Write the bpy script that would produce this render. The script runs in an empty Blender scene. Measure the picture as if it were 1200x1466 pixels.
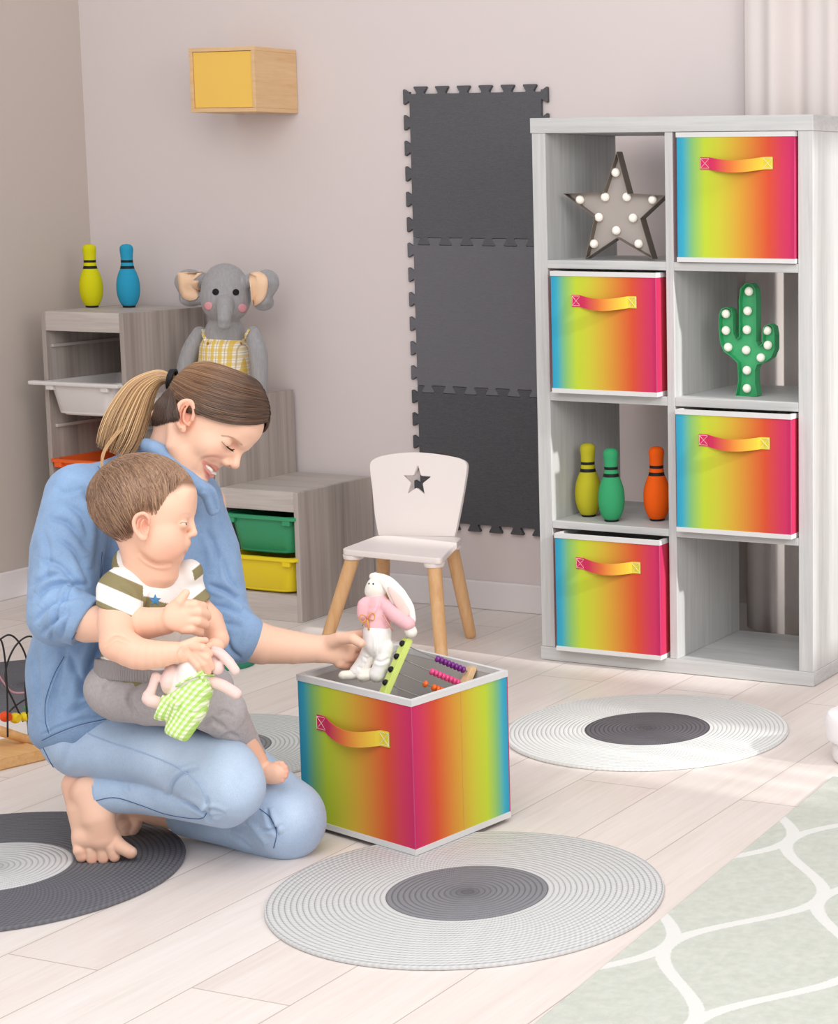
import bpy, bmesh, math, random
import numpy as np
from mathutils import Vector, Matrix
random.seed(7); np.random.seed(7)
S = bpy.context.scene; COL = S.collection

# ------------------------------------------------------------------ camera, world, sun, exposure
F = 2950.0; XC = 1185.0; YC = 690.0; H = 1.30
TH = math.atan(430/F); PS = math.radians(22.6)
cd = bpy.data.cameras.new('camera'); cam = bpy.data.objects.new('camera', cd); COL.objects.link(cam)
cam.location = (0, 0, H); cam.rotation_euler = (math.pi/2-TH, 0, PS)
cd.sensor_width = 36; cd.sensor_fit = 'AUTO'; cd.lens = F*36/1466
cd.shift_x = (600-XC)/1466; cd.shift_y = (YC-733)/1466
cd.clip_start = .05; S.camera = cam
FW = np.array([-math.sin(PS)*math.cos(TH), math.cos(PS)*math.cos(TH), -math.sin(TH)])
RT = np.array([math.cos(PS), math.sin(PS), 0.]); UP = np.cross(RT, FW); CC = np.array([0, 0, H])
def ray(x, y): return FW+RT*(x-XC)/F-UP*(y-YC)/F
def at(x, y, d): return CC+ray(x, y)*d
def onz(x, y, z=0.):
    r = ray(x, y); return CC+r*((z-H)/r[2])
def ony(x, y, Y):
    r = ray(x, y); return CC+r*(Y/r[1])

w = bpy.data.worlds.new('world'); S.world = w; w.use_nodes = True
w.node_tree.nodes['Background'].inputs[0].default_value = (.95, .97, 1, 1)
w.node_tree.nodes['Background'].inputs[1].default_value = .72
def lamp(name, kind, loc, target, energy, color, **k):
    l = bpy.data.lights.new(name, kind); l.energy = energy; l.color = color
    for a, v in k.items(): setattr(l, a, v)
    o = bpy.data.objects.new(name, l); COL.objects.link(o); o.location = loc
    o.rotation_euler = (Vector(target)-Vector(loc)).to_track_quat('-Z', 'Y').to_euler()
    return o
lamp('sun', 'SUN', (1.0, 4.0, 1.5), (-2.1, 4.372, -.05), 2.6, (1, .97, .93), angle=math.radians(1.6))
lamp('window_light', 'AREA', (.75, 2.4, 1.8), (-2.6, 3.9, .5), 46, (1, .98, .95), shape='RECTANGLE', size=1.8, size_y=1.8)
lamp('overhead_fill', 'AREA', (-1.6, 1.6, 3.0), (-3.0, 4.4, .6), 52, (1, .97, .94), shape='RECTANGLE', size=2.4, size_y=2.4)  # area fill added above and in front; no ceiling lamp is known here
S.view_settings.view_transform = 'Standard'; S.view_settings.look = 'None'
S.view_settings.exposure = 0.22; S.view_settings.gamma = 1; S.view_settings.use_curve_mapping = False

# ------------------------------------------------------------------ materials
def lin(h):
    h = h.lstrip('#'); c = [int(h[i:i+2], 16)/255 for i in (0, 2, 4)]
    return tuple([(v/12.92 if v <= .04045 else ((v+.055)/1.055)**2.4) for v in c]+[1])
class M:
    """procedural material: principled + helper to add nodes"""
    def __init__(s, name, color, rough=.6, spec=.3, sss=0, sheen=0):
        s.m = bpy.data.materials.new(name); s.m.use_nodes = True; s.t = s.m.node_tree
        s.b = s.t.nodes['Principled BSDF']; s.b.inputs['Roughness'].default_value = rough
        s.b.inputs['Specular IOR Level'].default_value = spec
        s.color = lin(color) if isinstance(color, str) else color
        s.b.inputs['Base Color'].default_value = s.color
        if sss:
            s.b.inputs['Subsurface Weight'].default_value = sss
            s.b.inputs['Subsurface Radius'].default_value = (.012, .005, .003)
            s.b.inputs['Subsurface Scale'].default_value = .6
        if sheen: s.b.inputs['Sheen Weight'].default_value = sheen
        s.bh = None
    def n(s, typ, **k):
        nd = s.t.nodes.new(typ)
        for a, v in k.items():
            if a.startswith('i_'): nd.inputs[a[2:].replace('_', ' ')].default_value = v
            else: setattr(nd, a, v)
        return nd
    def l(s, a, b): s.t.links.new(a, b)
    def coord(s, scale=(1, 1, 1), out='Object', rot=(0, 0, 0)):
        tc = s.n('ShaderNodeTexCoord'); mp = s.n('ShaderNodeMapping')
        mp.inputs['Scale'].default_value = scale; mp.inputs['Rotation'].default_value = rot
        s.l(tc.outputs[out], mp.inputs[0]); return mp.outputs[0]
    def noise(s, scale, vec=None, detail=4, rough=.5, dist=0):
        nd = s.n('ShaderNodeTexNoise'); nd.inputs['Scale'].default_value = scale
        nd.inputs['Detail'].default_value = detail; nd.inputs['Roughness'].default_value = rough
        nd.inputs['Distortion'].default_value = dist
        s.l(vec if vec is not None else s.coord(), nd.inputs['Vector']); return nd.outputs['Fac']
    def ramp(s, fac, stops, interp='LINEAR'):
        r = s.n('ShaderNodeValToRGB'); r.color_ramp.interpolation = interp
        e = r.color_ramp.elements
        while len(e) < len(stops): e.new(.5)
        for i, (p, c) in enumerate(stops):
            e[i].position = p; e[i].color = lin(c) if isinstance(c, str) else c
        s.l(fac, r.inputs[0]); return r.outputs[0]
    def mix(s, fac, a, b, mode='MIX'):
        x = s.n('ShaderNodeMix', data_type='RGBA', blend_type=mode)
        for v, i in ((fac, 0), (a, 6), (b, 7)):
            if isinstance(v, bpy.types.NodeSocket): s.l(v, x.inputs[i])
            else: x.inputs[i].default_value = (lin(v) if isinstance(v, str) else v)
        return x.outputs[2]
    def math(s, op, a, b=0.):
        x = s.n('ShaderNodeMath', operation=op)
        for v, i in ((a, 0), (b, 1)):
            if isinstance(v, bpy.types.NodeSocket): s.l(v, x.inputs[i])
            else: x.inputs[i].default_value = v
        return x.outputs[0]
    def base(s, sock): s.l(sock, s.b.inputs['Base Color']); return s
    def bump(s, h, strength=.3, dist=.002):
        b = s.n('ShaderNodeBump'); b.inputs['Strength'].default_value = strength
        b.inputs['Distance'].default_value = dist; s.l(h, b.inputs['Height'])
        s.l(b.outputs[0], s.b.inputs['Normal']); return s
    def vary(s, a, b, scale, sc=(1, 1, 1), bump=0, dist=.001, detail=4, out='Object', lo=.3, hi=.7):
        v = s.noise(scale, s.coord(sc, out), detail)
        s.base(s.ramp(v, [(lo, a), (hi, b)]))
        if bump: s.bump(v, bump, dist)
        return s
def plain(name, c, rough=.6, spec=.3, **k): return M(name, c, rough, spec, **k).m
def attrmat(name, rough=.5, spec=.3, sss=0, bump=0, bscale=300, sheen=0, vary=.0, vscale=60, sc=(1, 1, 1)):
    m = M(name, '#ffffff', rough, spec, sss, sheen)
    a = m.n('ShaderNodeAttribute', attribute_name='Col')
    c = a.outputs['Color']
    if vary:
        v = m.noise(vscale, m.coord(sc), 5, .6)
        c = m.mix(1.0, c, m.ramp(v, [(.25, (1-vary, 1-vary, 1-vary, 1)), (.75, (1+vary*.6, 1+vary*.6, 1+vary*.6, 1))]), 'MULTIPLY')
    m.base(c)
    if bump: m.bump(m.noise(bscale, None, 3), bump, .0012)
    return m.m

# ------------------------------------------------------------------ objects
OFF = {}
def tag(o, label=None, cat=None, group=None, kind=None):
    if label: o['label'] = label
    if cat: o['category'] = cat
    if group: o['group'] = group
    if kind: o['kind'] = kind
    return o
def thing(name, label, cat, loc=(0, 0, 0), group=None):
    o = bpy.data.objects.new(name, None); o.empty_display_size = .05; COL.objects.link(o)
    o.location = tuple(loc); OFF[o.name] = np.array(loc, float)
    return tag(o, label, cat, group)
def mk(name, V, Fc, mats, parent=None, smooth=False, uv=None, col=None, mi=None, origin=None, sharp=None):
    V = np.array(V, float).reshape(-1, 3)
    off = OFF[parent.name] if parent else (np.array(origin, float) if origin is not None else V.mean(0)*[1, 1, 0]+[0, 0, V[:, 2].min()])
    me = bpy.data.meshes.new(name); me.from_pydata((V-off).tolist(), [], [tuple(map(int, f)) for f in Fc])
    for m in (mats if isinstance(mats, (list, tuple)) else [mats]): me.materials.append(m)
    if mi is not None: me.polygons.foreach_set('material_index', np.array(mi, np.int32))
    if smooth: me.polygons.foreach_set('use_smooth', np.ones(len(me.polygons), bool))
    if uv is not None:
        ul = me.uv_layers.new(name='UVMap')
        k = 0
        for f in uv:
            for c in f: ul.data[k].uv = c; k += 1
    if col is not None:
        ca = me.color_attributes.new('Col', 'FLOAT_COLOR', 'POINT')
        c = np.ones((len(V), 4), np.float32); c[:, :3] = col; ca.data.foreach_set('color', c.ravel())
    me.update(); me.validate()
    o = bpy.data.objects.new(name, me); COL.objects.link(o)
    if sharp:
        me.set_sharp_from_angle(angle=math.radians(sharp))
    if parent: o.parent = parent; OFF[o.name] = off
    else: o.location = tuple(off); OFF[o.name] = off
    return o
def copy_tree(o, parent=None):
    c = o.copy(); COL.objects.link(c)
    if parent: c.parent = parent
    for ch in o.children: copy_tree(ch, c)
    return c
class G:
    """collects geometry"""
    def __init__(s): s.V = []; s.F = []; s.mi = []
    def add(s, V, Fc, mi=0):
        b = len(s.V); s.V += [tuple(map(float, v)) for v in V]; s.F += [tuple(i+b for i in f) for f in Fc]
        s.mi += [mi]*len(Fc); return s
    def box(s, x0, x1, y0, y1, z0, z1, bev=.0015, mi=0, mat=None, seg=2):
        bm = bmesh.new(); bmesh.ops.create_cube(bm, size=1)
        for v in bm.verts: v.co = Vector(((x0+x1)/2+v.co.x*(x1-x0), (y0+y1)/2+v.co.y*(y1-y0), (z0+z1)/2+v.co.z*(z1-z0)))
        if bev: bmesh.ops.bevel(bm, geom=bm.edges[:], offset=bev, segments=seg, affect='EDGES', profile=.5)
        return s.bm(bm, mi, mat)
    def bm(s, bm, mi=0, mat=None):
        if mat is not None: bm.transform(mat)
        bm.verts.index_update()
        s.add([v.co for v in bm.verts], [[v.index for v in f.verts] for f in bm.faces], mi); bm.free(); return s
    def lathe(s, prof, n=32, mi=0, mat=None, mif=None, cap=True):
        V = []; Fc = []
        for r, z in prof:
            for k in range(n):
                a = 2*math.pi*k/n; V.append((r*math.cos(a), r*math.sin(a), z))
        mis = []
        for i in range(len(prof)-1):
            for k in range(n):
                Fc.append((i*n+k, i*n+(k+1) % n, (i+1)*n+(k+1) % n, (i+1)*n+k))
                mis.append(mif((prof[i][1]+prof[i+1][1])/2) if mif else mi)
        if cap:
            Fc.append(tuple(range(n-1, -1, -1))); Fc.append(tuple((len(prof)-1)*n+k for k in range(n)))
            mis += [mis[0], mis[-1]]
        if mat is not None: V = [mat@Vector(v) for v in V]
        b = len(s.V); s.V += [tuple(map(float, v)) for v in V]; s.F += [tuple(i+b for i in f) for f in Fc]; s.mi += mis
        return s
    def tube(s, pts, r, n=10, mi=0, closed=False, flat=None):
        P = np.array([np.array(p, float) for p in pts]); m = len(P)
        rr = r if hasattr(r, '__len__') else [r]*m
        if closed: T = np.roll(P, -1, 0)-np.roll(P, 1, 0)
        else: T = np.gradient(P, axis=0)
        T /= np.linalg.norm(T, axis=1)[:, None]+1e-12
        u = np.cross(T[0], [0, 0, 1.]);
        if np.linalg.norm(u) < 1e-3: u = np.cross(T[0], [1., 0, 0])
        V = []
        for i in range(m):
            u = u-T[i]*(u@T[i]); u /= np.linalg.norm(u); v = np.cross(T[i], u)
            for k in range(n):
                a = 2*math.pi*k/n
                V.append(P[i]+rr[i]*(u*math.cos(a)+v*math.sin(a)*(flat or 1)))
        Fc = []
        for i in range(m if closed else m-1):
            j = (i+1) % m
            for k in range(n): Fc.append((i*n+k, i*n+(k+1) % n, j*n+(k+1) % n, j*n+k))
        if not closed: Fc.append(tuple(range(n-1, -1, -1))); Fc.append(tuple((m-1)*n+k for k in range(n)))
        return s.add(V, Fc, mi)
    def sphere(s, c, r, mi=0, seg=16, rings=10, mat=None):
        bm = bmesh.new(); bmesh.ops.create_uvsphere(bm, u_segments=seg, v_segments=rings, radius=1)
        r = r if hasattr(r, '__len__') else (r, r, r)
        bm.transform(Matrix.Translation(Vector(tuple(c)))@(mat or Matrix.Identity(4))@Matrix.Diagonal((*r, 1)))
        return s.bm(bm, mi)
    def make(s, name, mats, parent=None, smooth=False, **k):
        return mk(name, s.V, s.F, mats, parent, smooth, mi=s.mi, **k)
def basis(o, x, y, z):
    return Matrix(((x[0], y[0], z[0], o[0]), (x[1], y[1], z[1], o[1]), (x[2], y[2], z[2], o[2]), (0, 0, 0, 1)))
def nrm(v): v = np.array(v, float); return v/np.linalg.norm(v)
def sheet(splines, thick, bevel=.0, res=2):
    """filled 2-D outline(s) with holes, extruded along local z in [0, thick]"""
    cu = bpy.data.curves.new('tmp', 'CURVE'); cu.dimensions = '2D'; cu.fill_mode = 'BOTH'
    cu.extrude = thick/2-bevel; cu.bevel_depth = bevel; cu.bevel_resolution = res; cu.offset = -bevel
    for sp in splines:
        s = cu.splines.new('POLY'); s.points.add(len(sp)-1); s.use_cyclic_u = True
        for p, q in zip(s.points, sp): p.co = (q[0], q[1], 0, 1)
    o = bpy.data.objects.new('tmp', cu); COL.objects.link(o)
    me = bpy.data.meshes.new_from_object(o.evaluated_get(bpy.context.evaluated_depsgraph_get()))
    V = [(v.co.x, v.co.y, v.co.z+thick/2) for v in me.vertices]; Fc = [tuple(p.vertices) for p in me.polygons]
    bpy.data.objects.remove(o); bpy.data.curves.remove(cu); bpy.data.meshes.remove(me)
    return V, Fc
def xf(V, mt): return [tuple(mt@Vector(v)) for v in V]
def smoothpoly(P, it=2):
    P = [np.array(p, float) for p in P]
    for _ in range(it):
        Q = []
        for i in range(len(P)):
            a, b = P[i], P[(i+1) % len(P)]; Q += [a*.75+b*.25, a*.25+b*.75]
        P = Q
    return P
def catmull(P, n=8, closed=False):
    P = [np.array(p, float) for p in P]; m = len(P); out = []
    g = (lambda i: P[i % m]) if closed else (lambda i: P[min(max(i, 0), m-1)])
    for i in range(m if closed else m-1):
        p0, p1, p2, p3 = g(i-1), g(i), g(i+1), g(i+2)
        for k in range(n):
            t = k/n; out.append(.5*(2*p1+(p2-p0)*t+(2*p0-5*p1+4*p2-p3)*t*t+(3*p1-p0-3*p2+p3)*t**3))
    if not closed: out.append(P[-1])
    return out

# ------------------------------------------------------------------ setting
YW = 5.335; XL = -4.832
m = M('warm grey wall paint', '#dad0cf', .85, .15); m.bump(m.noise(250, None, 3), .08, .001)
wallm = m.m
m = M('darker beige side wall', '#c6bbb3', .85, .15); m.bump(m.noise(250, None, 3), .08, .001)  # left wall toned darker and more beige than the back wall
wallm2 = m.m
whitep = plain('white trim paint', '#e6e1e2', .45, .4)
def floor_mat():
    m = M('pale oak planks', '#e0d2c8', .42, .35)
    tc = m.coord((1, 1, 1))
    sx = m.n('ShaderNodeSeparateXYZ'); m.l(tc, sx.inputs[0])
    cx = m.n('ShaderNodeCombineXYZ')      # planks run along world Y
    m.l(sx.outputs[1], cx.inputs[0]); m.l(m.math('ADD', sx.outputs[0], 1.995-.0005+.194*40), cx.inputs[1])
    def brick(c1, c2, mo, ms):
        b = m.n('ShaderNodeTexBrick', offset=.37, offset_frequency=2, squash=1)
        b.inputs['Color1'].default_value = c1; b.inputs['Color2'].default_value = c2; b.inputs['Mortar'].default_value = mo
        b.inputs['Scale'].default_value = 1; b.inputs['Mortar Size'].default_value = ms; b.inputs['Mortar Smooth'].default_value = .1
        b.inputs['Brick Width'].default_value = 1.28; b.inputs['Row Height'].default_value = .194; b.inputs['Bias'].default_value = 0
        m.l(cx.outputs[0], b.inputs['Vector']); return b
    b = brick((0, 0, 0, 1), (1, 1, 1, 1), (.5, .5, .5, 1), 0)
    seam = brick((1, 1, 1, 1), (1, 1, 1, 1), (0, 0, 0, 1), .0013)
    ofs = m.n('ShaderNodeVectorMath', operation='MULTIPLY_ADD'); ofs.inputs[1].default_value = (7, 13, 5)
    m.l(b.outputs['Color'], ofs.inputs[0]); m.l(tc, ofs.inputs[2])
    mp = m.n('ShaderNodeMapping'); mp.inputs['Scale'].default_value = (14, 1.3, 1); m.l(ofs.outputs[0], mp.inputs[0])
    g1 = m.noise(1.6, mp.outputs[0], 6, .6, 1.2)
    mp2 = m.n('ShaderNodeMapping'); mp2.inputs['Scale'].default_value = (110, 5, 1); m.l(ofs.outputs[0], mp2.inputs[0])
    g2 = m.noise(1, mp2.outputs[0], 3, .6)
    c = m.ramp(g1, [(.28, '#d6c9c0'), (.5, '#e4dad4'), (.72, '#ebe3df')])
    c = m.mix(.35, c, m.ramp(g2, [(.3, '#d6cac3'), (.7, '#efe8e5')]))
    c = m.mix(.35, c, m.ramp(b.outputs['Color'], [(0, '#dcd1cb'), (1, '#efe9e6')]))
    c = m.mix(1., c, m.ramp(seam.outputs['Color'], [(0, (.62, .58, .55, 1)), (1, (1, 1, 1, 1))]), 'MULTIPLY')
    m.base(c); m.bump(m.mix(.3, seam.outputs['Color'], g2), .25, .0015)
    return m.m
def struct(o, kind='structure'): o['kind'] = kind; return o
struct(G().box(XL-.1, 1.4, -1.2, YW+.1, -.1, 0, 0).make('floor', floor_mat(), origin=(0, 0, 0)))
struct(G().box(XL-.1, 1.4, YW, YW+.1, 0, 2.6, 0).make('wall_back', wallm))
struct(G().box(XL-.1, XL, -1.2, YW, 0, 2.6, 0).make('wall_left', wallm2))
struct(G().box(XL, 1.4, YW-.014, YW, 0, .088, .004).make('baseboard_back', whitep))
struct(G().box(XL, XL+.014, -1.2, YW-.014, 0, .088, .004).make('baseboard_left', whitep))

# added unseen right wall, over-tall to block sun; two windows let streaks through
XR = .9
def rwall(y0, y1, z0, z1): struct(G().box(XR, XR+.1, y0, y1, z0, z1, 0).make('sun_block_wall', wallm))
A0, A1, B0, B1 = 3.50, 4.02, 4.25, 5.05
rwall(1.5, A0, 0, 5.4); rwall(A1, B0, 0, 5.4); rwall(B1, YW, 0, 5.4); rwall(A0, A1, 0, 1.22); rwall(A0, A1, 1.80, 5.4); rwall(B0, B1, 0, 1.5); rwall(B0, B1, 2.95, 5.4)
def window(nm, y0, y1, z0, z1, nb, bw):
    f = G().box(XR+.02, XR+.07, y0, y0+.04, z0, z1, .002).box(XR+.02, XR+.07, y1-.04, y1, z0, z1, .002).box(XR+.02, XR+.07, y0+.04, y1-.04, z0, z0+.04, .002).box(XR+.02, XR+.07, y0+.04, y1-.04, z1-.04, z1, .002)
    for k in range(nb):
        c_ = y0+(y1-y0)*(k+1)/(nb+1); f.box(XR+.03, XR+.06, c_-bw/2, c_+bw/2, z0+.04, z1-.04, .002)
    struct(f.make(nm, whitep))
window('unseen_window_1', A0, A1, 1.22, 1.80, 4, .035); window('unseen_window_2', B0, B1, 1.5, 2.95, 2, .04)  # added openings out of view, shaped to limit where the sun falls

# curtain panels hanging in front of the back wall, right of and behind the shelf
cm = M('sheer cream curtain', '#dcd3d0', .8, .15); cm.bump(cm.noise(900, None, 2), .1, .0005)
V = []; Fc = []; nx = 220; zs = [.03, .5, 1., 1.5, 2.05]
for z in zs:
    for i in range(nx):
        x = -2.45+i/(nx-1)*1.5
        V.append((x, YW-.075+.022*math.sin(x*38)+.012*math.sin(x*71+1), z+.012*math.sin(x*9) * (z < .1)))
for j in range(len(zs)-1):
    for i in range(nx-1): Fc.append((j*nx+i, j*nx+i+1, (j+1)*nx+i+1, (j+1)*nx+i))
cur = mk('curtain', V, Fc, cm.m, smooth=True)
sm = cur.modifiers.new('s', 'SOLIDIFY'); sm.thickness = .002
tag(cur, 'cream floor-length curtain hanging behind the tall cube shelf', 'curtain')

# ------------------------------------------------------------------ rugs
def rug(name, label, c, R, r, outer, inner, ringc=.0105, seed=0):
    t = thing(name, label, 'rug', (c[0], c[1], 0), 'round braided rugs')
    def mat(nm, col, dark):
        m = M(nm, col, .85, .15)
        tc = m.coord(); ln = m.n('ShaderNodeVectorMath', operation='LENGTH')
        mp = m.n('ShaderNodeMapping'); mp.inputs['Scale'].default_value = (1, 1, 0); m.l(tc, mp.inputs[0]); m.l(mp.outputs[0], ln.inputs[0])
        rad = ln.outputs['Value']
        wv = m.math('ABSOLUTE', m.math('SINE', m.math('MULTIPLY', rad, math.pi/ringc)))
        # braid: angular ripple
        sx = m.n('ShaderNodeSeparateXYZ'); m.l(tc, sx.inputs[0])
        an = m.math('ARCTAN2', sx.outputs[1], sx.outputs[0])
        an2 = m.math('SINE', m.math('ADD', m.math('MULTIPLY', an, 170.), m.math('MULTIPLY', rad, 420.)))
        nz = m.noise(90, tc, 3)
        f = m.math('POWER', wv, .35)
        cc = m.mix(f, dark, col)
        cc = m.mix(m.math('MULTIPLY', m.math('ADD', an2, 1.), .10), cc, '#ffffff' if dark > '#8' else '#9a9aa0')
        cc = m.mix(m.math('MULTIPLY', nz, .22), cc, dark)
        m.base(cc)
        h = m.math('ADD', f, m.math('MULTIPLY', an2, .12))
        m.bump(h, .8, .003)
        return m.m
    def disc(r0, r1, z0, z1, nm, mt):
        prof = []
        if r0 > 0: prof += [(r0, z0), (r0, z1)]
        else: prof += [(1e-4, z0), (1e-4, z1)]
        prof += [(r1-.004, z1), (r1-.001, z1-.0015), (r1, z1-.004), (r1-.001, z0)]
        g = G(); g.lathe([(a, b) for a, b in prof], 128, cap=False)
        g.V = [(x+c[0], y+c[1], z) for x, y, z in g.V]
        return g.make(nm, mt, t, smooth=True, sharp=40)
    disc(0, R, 0.0008, .0085, 'braided_border', mat(name+' outer braid', *outer))
    disc(0, r, .0012, .0092, 'braided_centre', mat(name+' inner braid', *inner))
    return t
lt = ('#d6d8d8', '#a3a6a7'); dk = ('#77777d', '#4a4a50')
rug('round_rug', 'grey round rug with dark centre in the foreground, under the large rainbow box', (-2.008, 3.103), .361, .150, ('#cfd0d0', '#a6a8a9'), ('#8b8b90', '#66666b'))
rug('round_rug', 'whitish round rug with dark grey centre in front of the tall cube shelf', (-2.235, 4.25), .338, .152, ('#e6e8e7', '#c6c9c8'), ('#69666b', '#454348'))
rug('round_rug', 'dark grey round rug with light centre under the bare foot at lower left', (-2.922, 2.875), .354, .150, ('#6c6c72', '#45454a'), ('#d3d4d5', '#a5a6a8'))
rug('round_rug', 'light grey round rug partly hidden between the woman and the rainbow box', (-3.085, 3.725), .30, .13, ('#d2d5d3', '#9b9f9d'), ('#8e8f91', '#646568'))
rug('round_rug', 'dark grey round rug behind the bead maze at the left edge', (-3.93, 4.02), .30, .02, ('#6c6c72', '#45454a'), ('#6c6c72', '#45454a'))
# patterned rug: ogee lattice
def lattice_rug():
    x0 = -1.668; y1 = 4.10
    m = M('ogee lattice weave', '#d4d6d0', .9, .1)
    tc = m.coord(); sx = m.n('ShaderNodeSeparateXYZ'); m.l(tc, sx.inputs[0])
    # ogee lattice: warped curves  u = x/p +- a*sin
    px, py = .34, .60
    def curve(sign, ph):
        s_ = m.math('MULTIPLY', m.math('SINE', m.math('MULTIPLY', sx.outputs[1], 2*math.pi/py)), sign*.25*px)
        u = m.math('ADD', m.math('ADD', sx.outputs[0], s_), ph)
        fr = m.math('ABSOLUTE', m.math('SUBTRACT', m.math('FRACT', m.math('MULTIPLY', u, 1/px)), .5))
        return fr
    a = m.math('MINIMUM', curve(1, 0.02), curve(-1, .02+px*.5))
    nz = m.noise(420, tc, 2)
    f = m.math('LESS_THAN', m.math('ADD', a, m.math('MULTIPLY', m.math('SUBTRACT', nz, .5), .03)), .042)
    c = m.mix(f, m.ramp(m.noise(60, tc, 4), [(.3, '#bfc3ba'), (.7, '#cbcec6')]), '#dededb')
    m.base(c); m.bump(m.math('ADD', nz, m.math('MULTIPLY', f, .6)), .5, .002)
    o = G().box(x0, -.35, 1.9, y1, .0008, .009, .003).make('area_rug', m.m, origin=(x0, y1, 0))
    o.location = (-1.674, 4.052, 0); o.rotation_euler.z = math.radians(3.4)
    tag(o, 'pale grey-green rug with white lattice curves at the lower right', 'rug')
lattice_rug()
# ------------------------------------------------------------------ tall cube shelf
def woodmat(name, a, b, c, sc, rough=.5, bump=.1):
    m = M(name, b, rough, .3)
    v = m.noise(1, m.coord(sc), 5, .6, .6); v2 = m.noise(1, m.coord(tuple(q*4 for q in sc)), 3, .6)
    col = m.ramp(v, [(.3, a), (.5, b), (.7, c)])
    col = m.mix(.35, col, m.ramp(v2, [(.3, a), (.7, c)]))
    m.base(col); m.bump(v2, bump, .001); return m.m
gv = woodmat('light grey woodgrain upright', '#b6b8b8', '#c4c5c5', '#d0d1d0', (60, 60, 2.2))
gh = woodmat('light grey woodgrain board', '#b6b8b8', '#c4c5c5', '#d0d1d0', (2.2, 22, 60))
sh = thing('cube_shelf', 'tall open light grey wooden cube shelf, two wide and four high, against the back wall', 'shelf', (-2.447, 5.0, 0))
SY0, SY1 = 4.81, 5.20
def sbox(nm, x0, x1, z0, z1, m, y0=SY0, y1=SY1, parent=None, bev=.0015):
    return G().box(x0, x1, y0, y1, z0, z1, bev).make(nm, m, parent or sh)
sbox('top_board', -2.855, -2.040, 1.4265, 1.466, gh, SY0-.003)
sbox('bottom_board', -2.855, -2.040, 0.001, .038, gh, SY0-.003)
sbox('side_panel', -2.852, -2.811, .038, 1.4265, gv); sbox('side_panel', -2.083, -2.042, .038, 1.4265, gv)
ZS = [.038, (.369, .389), (.717, .741), (1.071, 1.0935), 1.4265]
sbox('divider_panel', -2.458, -2.435, .038, 1.4265, gv)
for z0, z1 in ZS[1:4]:
    sbox('shelf_board', -2.811, -2.458, z0, z1, gh); sbox('shelf_board', -2.435, -2.083, z0, z1, gh)

# ------------------------------------------------------------------ rainbow fabric boxes
def rainbow(name, stops, rough=.75):
    m = M(name, '#ffffff', rough, .2)
    uv = m.n('ShaderNodeTexCoord'); sx = m.n('ShaderNodeSeparateXYZ'); m.l(uv.outputs['UV'], sx.inputs[0])
    m.base(m.ramp(sx.outputs[0], stops)); m.bump(m.noise(700, None, 2), .12, .0006); return m.m
RB = [(0, '#3398be'), (.05, '#3aa5bf'), (.13, '#82bb71'), (.24, '#b9ce38'), (.36, '#c5c23b'), (.52, '#cf9f39'), (.68, '#d07135'), (.78, '#cf4f33'), (.9, '#c83a57'), (1, '#c22c64')]
rbm = rainbow('rainbow printed fabric', RB)
hbm = rainbow('strap fabric, pink to yellow', [(0, '#d2306c'), (.22, '#d83a60'), (.45, '#e2763f'), (.75, '#e0b23e'), (1, '#d6d23e')])
inner = plain('grey lining fabric', '#c4c0bd', .85, .1)
piping = M('light grey stitched piping', '#d6d6d6', .8, .15)
piping.bump(piping.noise(500, None, 2), .4, .001); piping = piping.m
stitchm = plain('pale stitching thread', '#e8d9c4', .8)
cpm = plain('corner stitching', '#b9476f', .8)
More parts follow.
